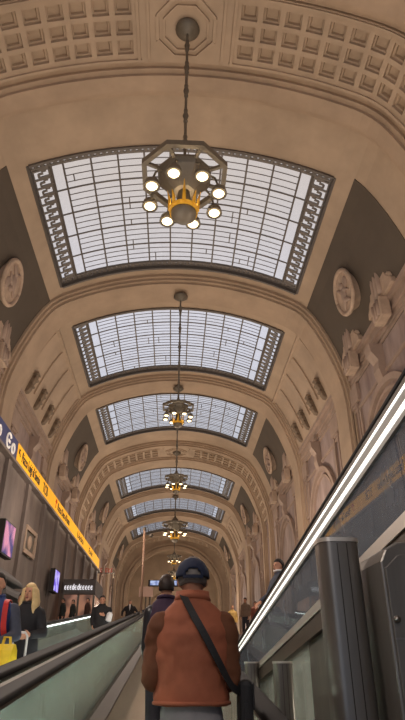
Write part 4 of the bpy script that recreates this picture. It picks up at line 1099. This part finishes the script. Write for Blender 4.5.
o = thing('parcel', 'small white parcel in the arm of the man in the black jacket', 'parcel', (-1.62, 15.9, bz(15.9)+1.02), (.1, .2, .4))
MB().box((0, 0, .07), (.14, .12, .2)).build('wrapper', M['white'], o, bevel=.03); MB().box((0, 0, .175), (.08, .07, .03)).build('folded_top', M['white'], o, bevel=.008)
so, ks = person('person in dark suit with white shirt standing where the left walkway ends', (-2.2, 32.2, UPZ), PI, 1.68, jacket=(36, 32, 34), jname='dark_suit_cloth', hair=(150, 122, 100), hname='sandy_hair', vox=.016, girth=1.25,
    arms={-1: ((-.40, .04, 1.16), (-.42, .22, .98), None), 1: ((.40, .0, 1.16), (.4, .12, .95), None)})
MB().prism([(-.05, 1.46), (.05, 1.46), (.0, 1.14)], 1, .13, .165).build('shirt_front', M['white'], so)
po, kp_ = person('dark haired man in grey jacket with white collar leaning on the descending walkway', (1.87, 10.5, dz(10.5)), PI*.62, 1.72, jacket=(78, 82, 96), jname='slate_jacket_cloth', hair=(34, 30, 30), vox=.013, girth=1.3,
    arms={1: ((.25, .1, 1.15), (.2, .3, 1.05), None, (0, 0, -1))})
MB().tube([(.095*kp_*math.cos(a), .098*kp_*math.sin(a), 1.545*kp_) for a in [PI*2*q/18 for q in range(19)]], .018, 8).build('white_collar', M['white'], po, smooth=True)
person('person in yellow top beyond the walkways, beside the brown gilet', (3.45, 35.6, UPZ), PI, 1.78, jacket=(206, 168, 96), jname='ochre_top_cloth', hair=(150, 110, 70), hname='fair_hair', vox=.016)
person('dark haired person in tan coat standing right of the yellow top', (3.78, 32.0, UPZ), PI*.8, 1.80, jacket=(126, 104, 88), jname='tan_coat_cloth', vox=.016)
person('person in brick red coat before the wall beyond the walkways', (4.5, 33.5, UPZ), PI*1.1, 1.78, jacket=(140, 84, 66), jname='brick_coat_cloth', hair=(70, 46, 34), hname='brown_hair', vox=.016)
# figures by the shop
for k_, (x_2, y, hgt, c_, lb) in enumerate(((-5.45, 31.1, 1.62, (52, 56, 52), 'person in dark green coat in front of the lit kiosk, nearer the mezzanine'), (-4.95, 31.05, 1.56, (58, 60, 54), 'person in grey green coat before the middle of the lit kiosk'), (-4.25, 31.2, 1.66, (88, 62, 50), 'person in brown coat at the corner of the lit kiosk'))):
    person(lb, (x_2, y, UPZ), PI*.7, hgt, jacket=c_, jname='shop_coat_%s' % 'abc'[k_], vox=.018)

# ------------------------------------------------------------------ heights were given from the eye: lift everything on to the floor at zero
for o in list(SC.objects):
    if o.parent is None and o.type in ('MESH', 'EMPTY'): o.location.z += ZC
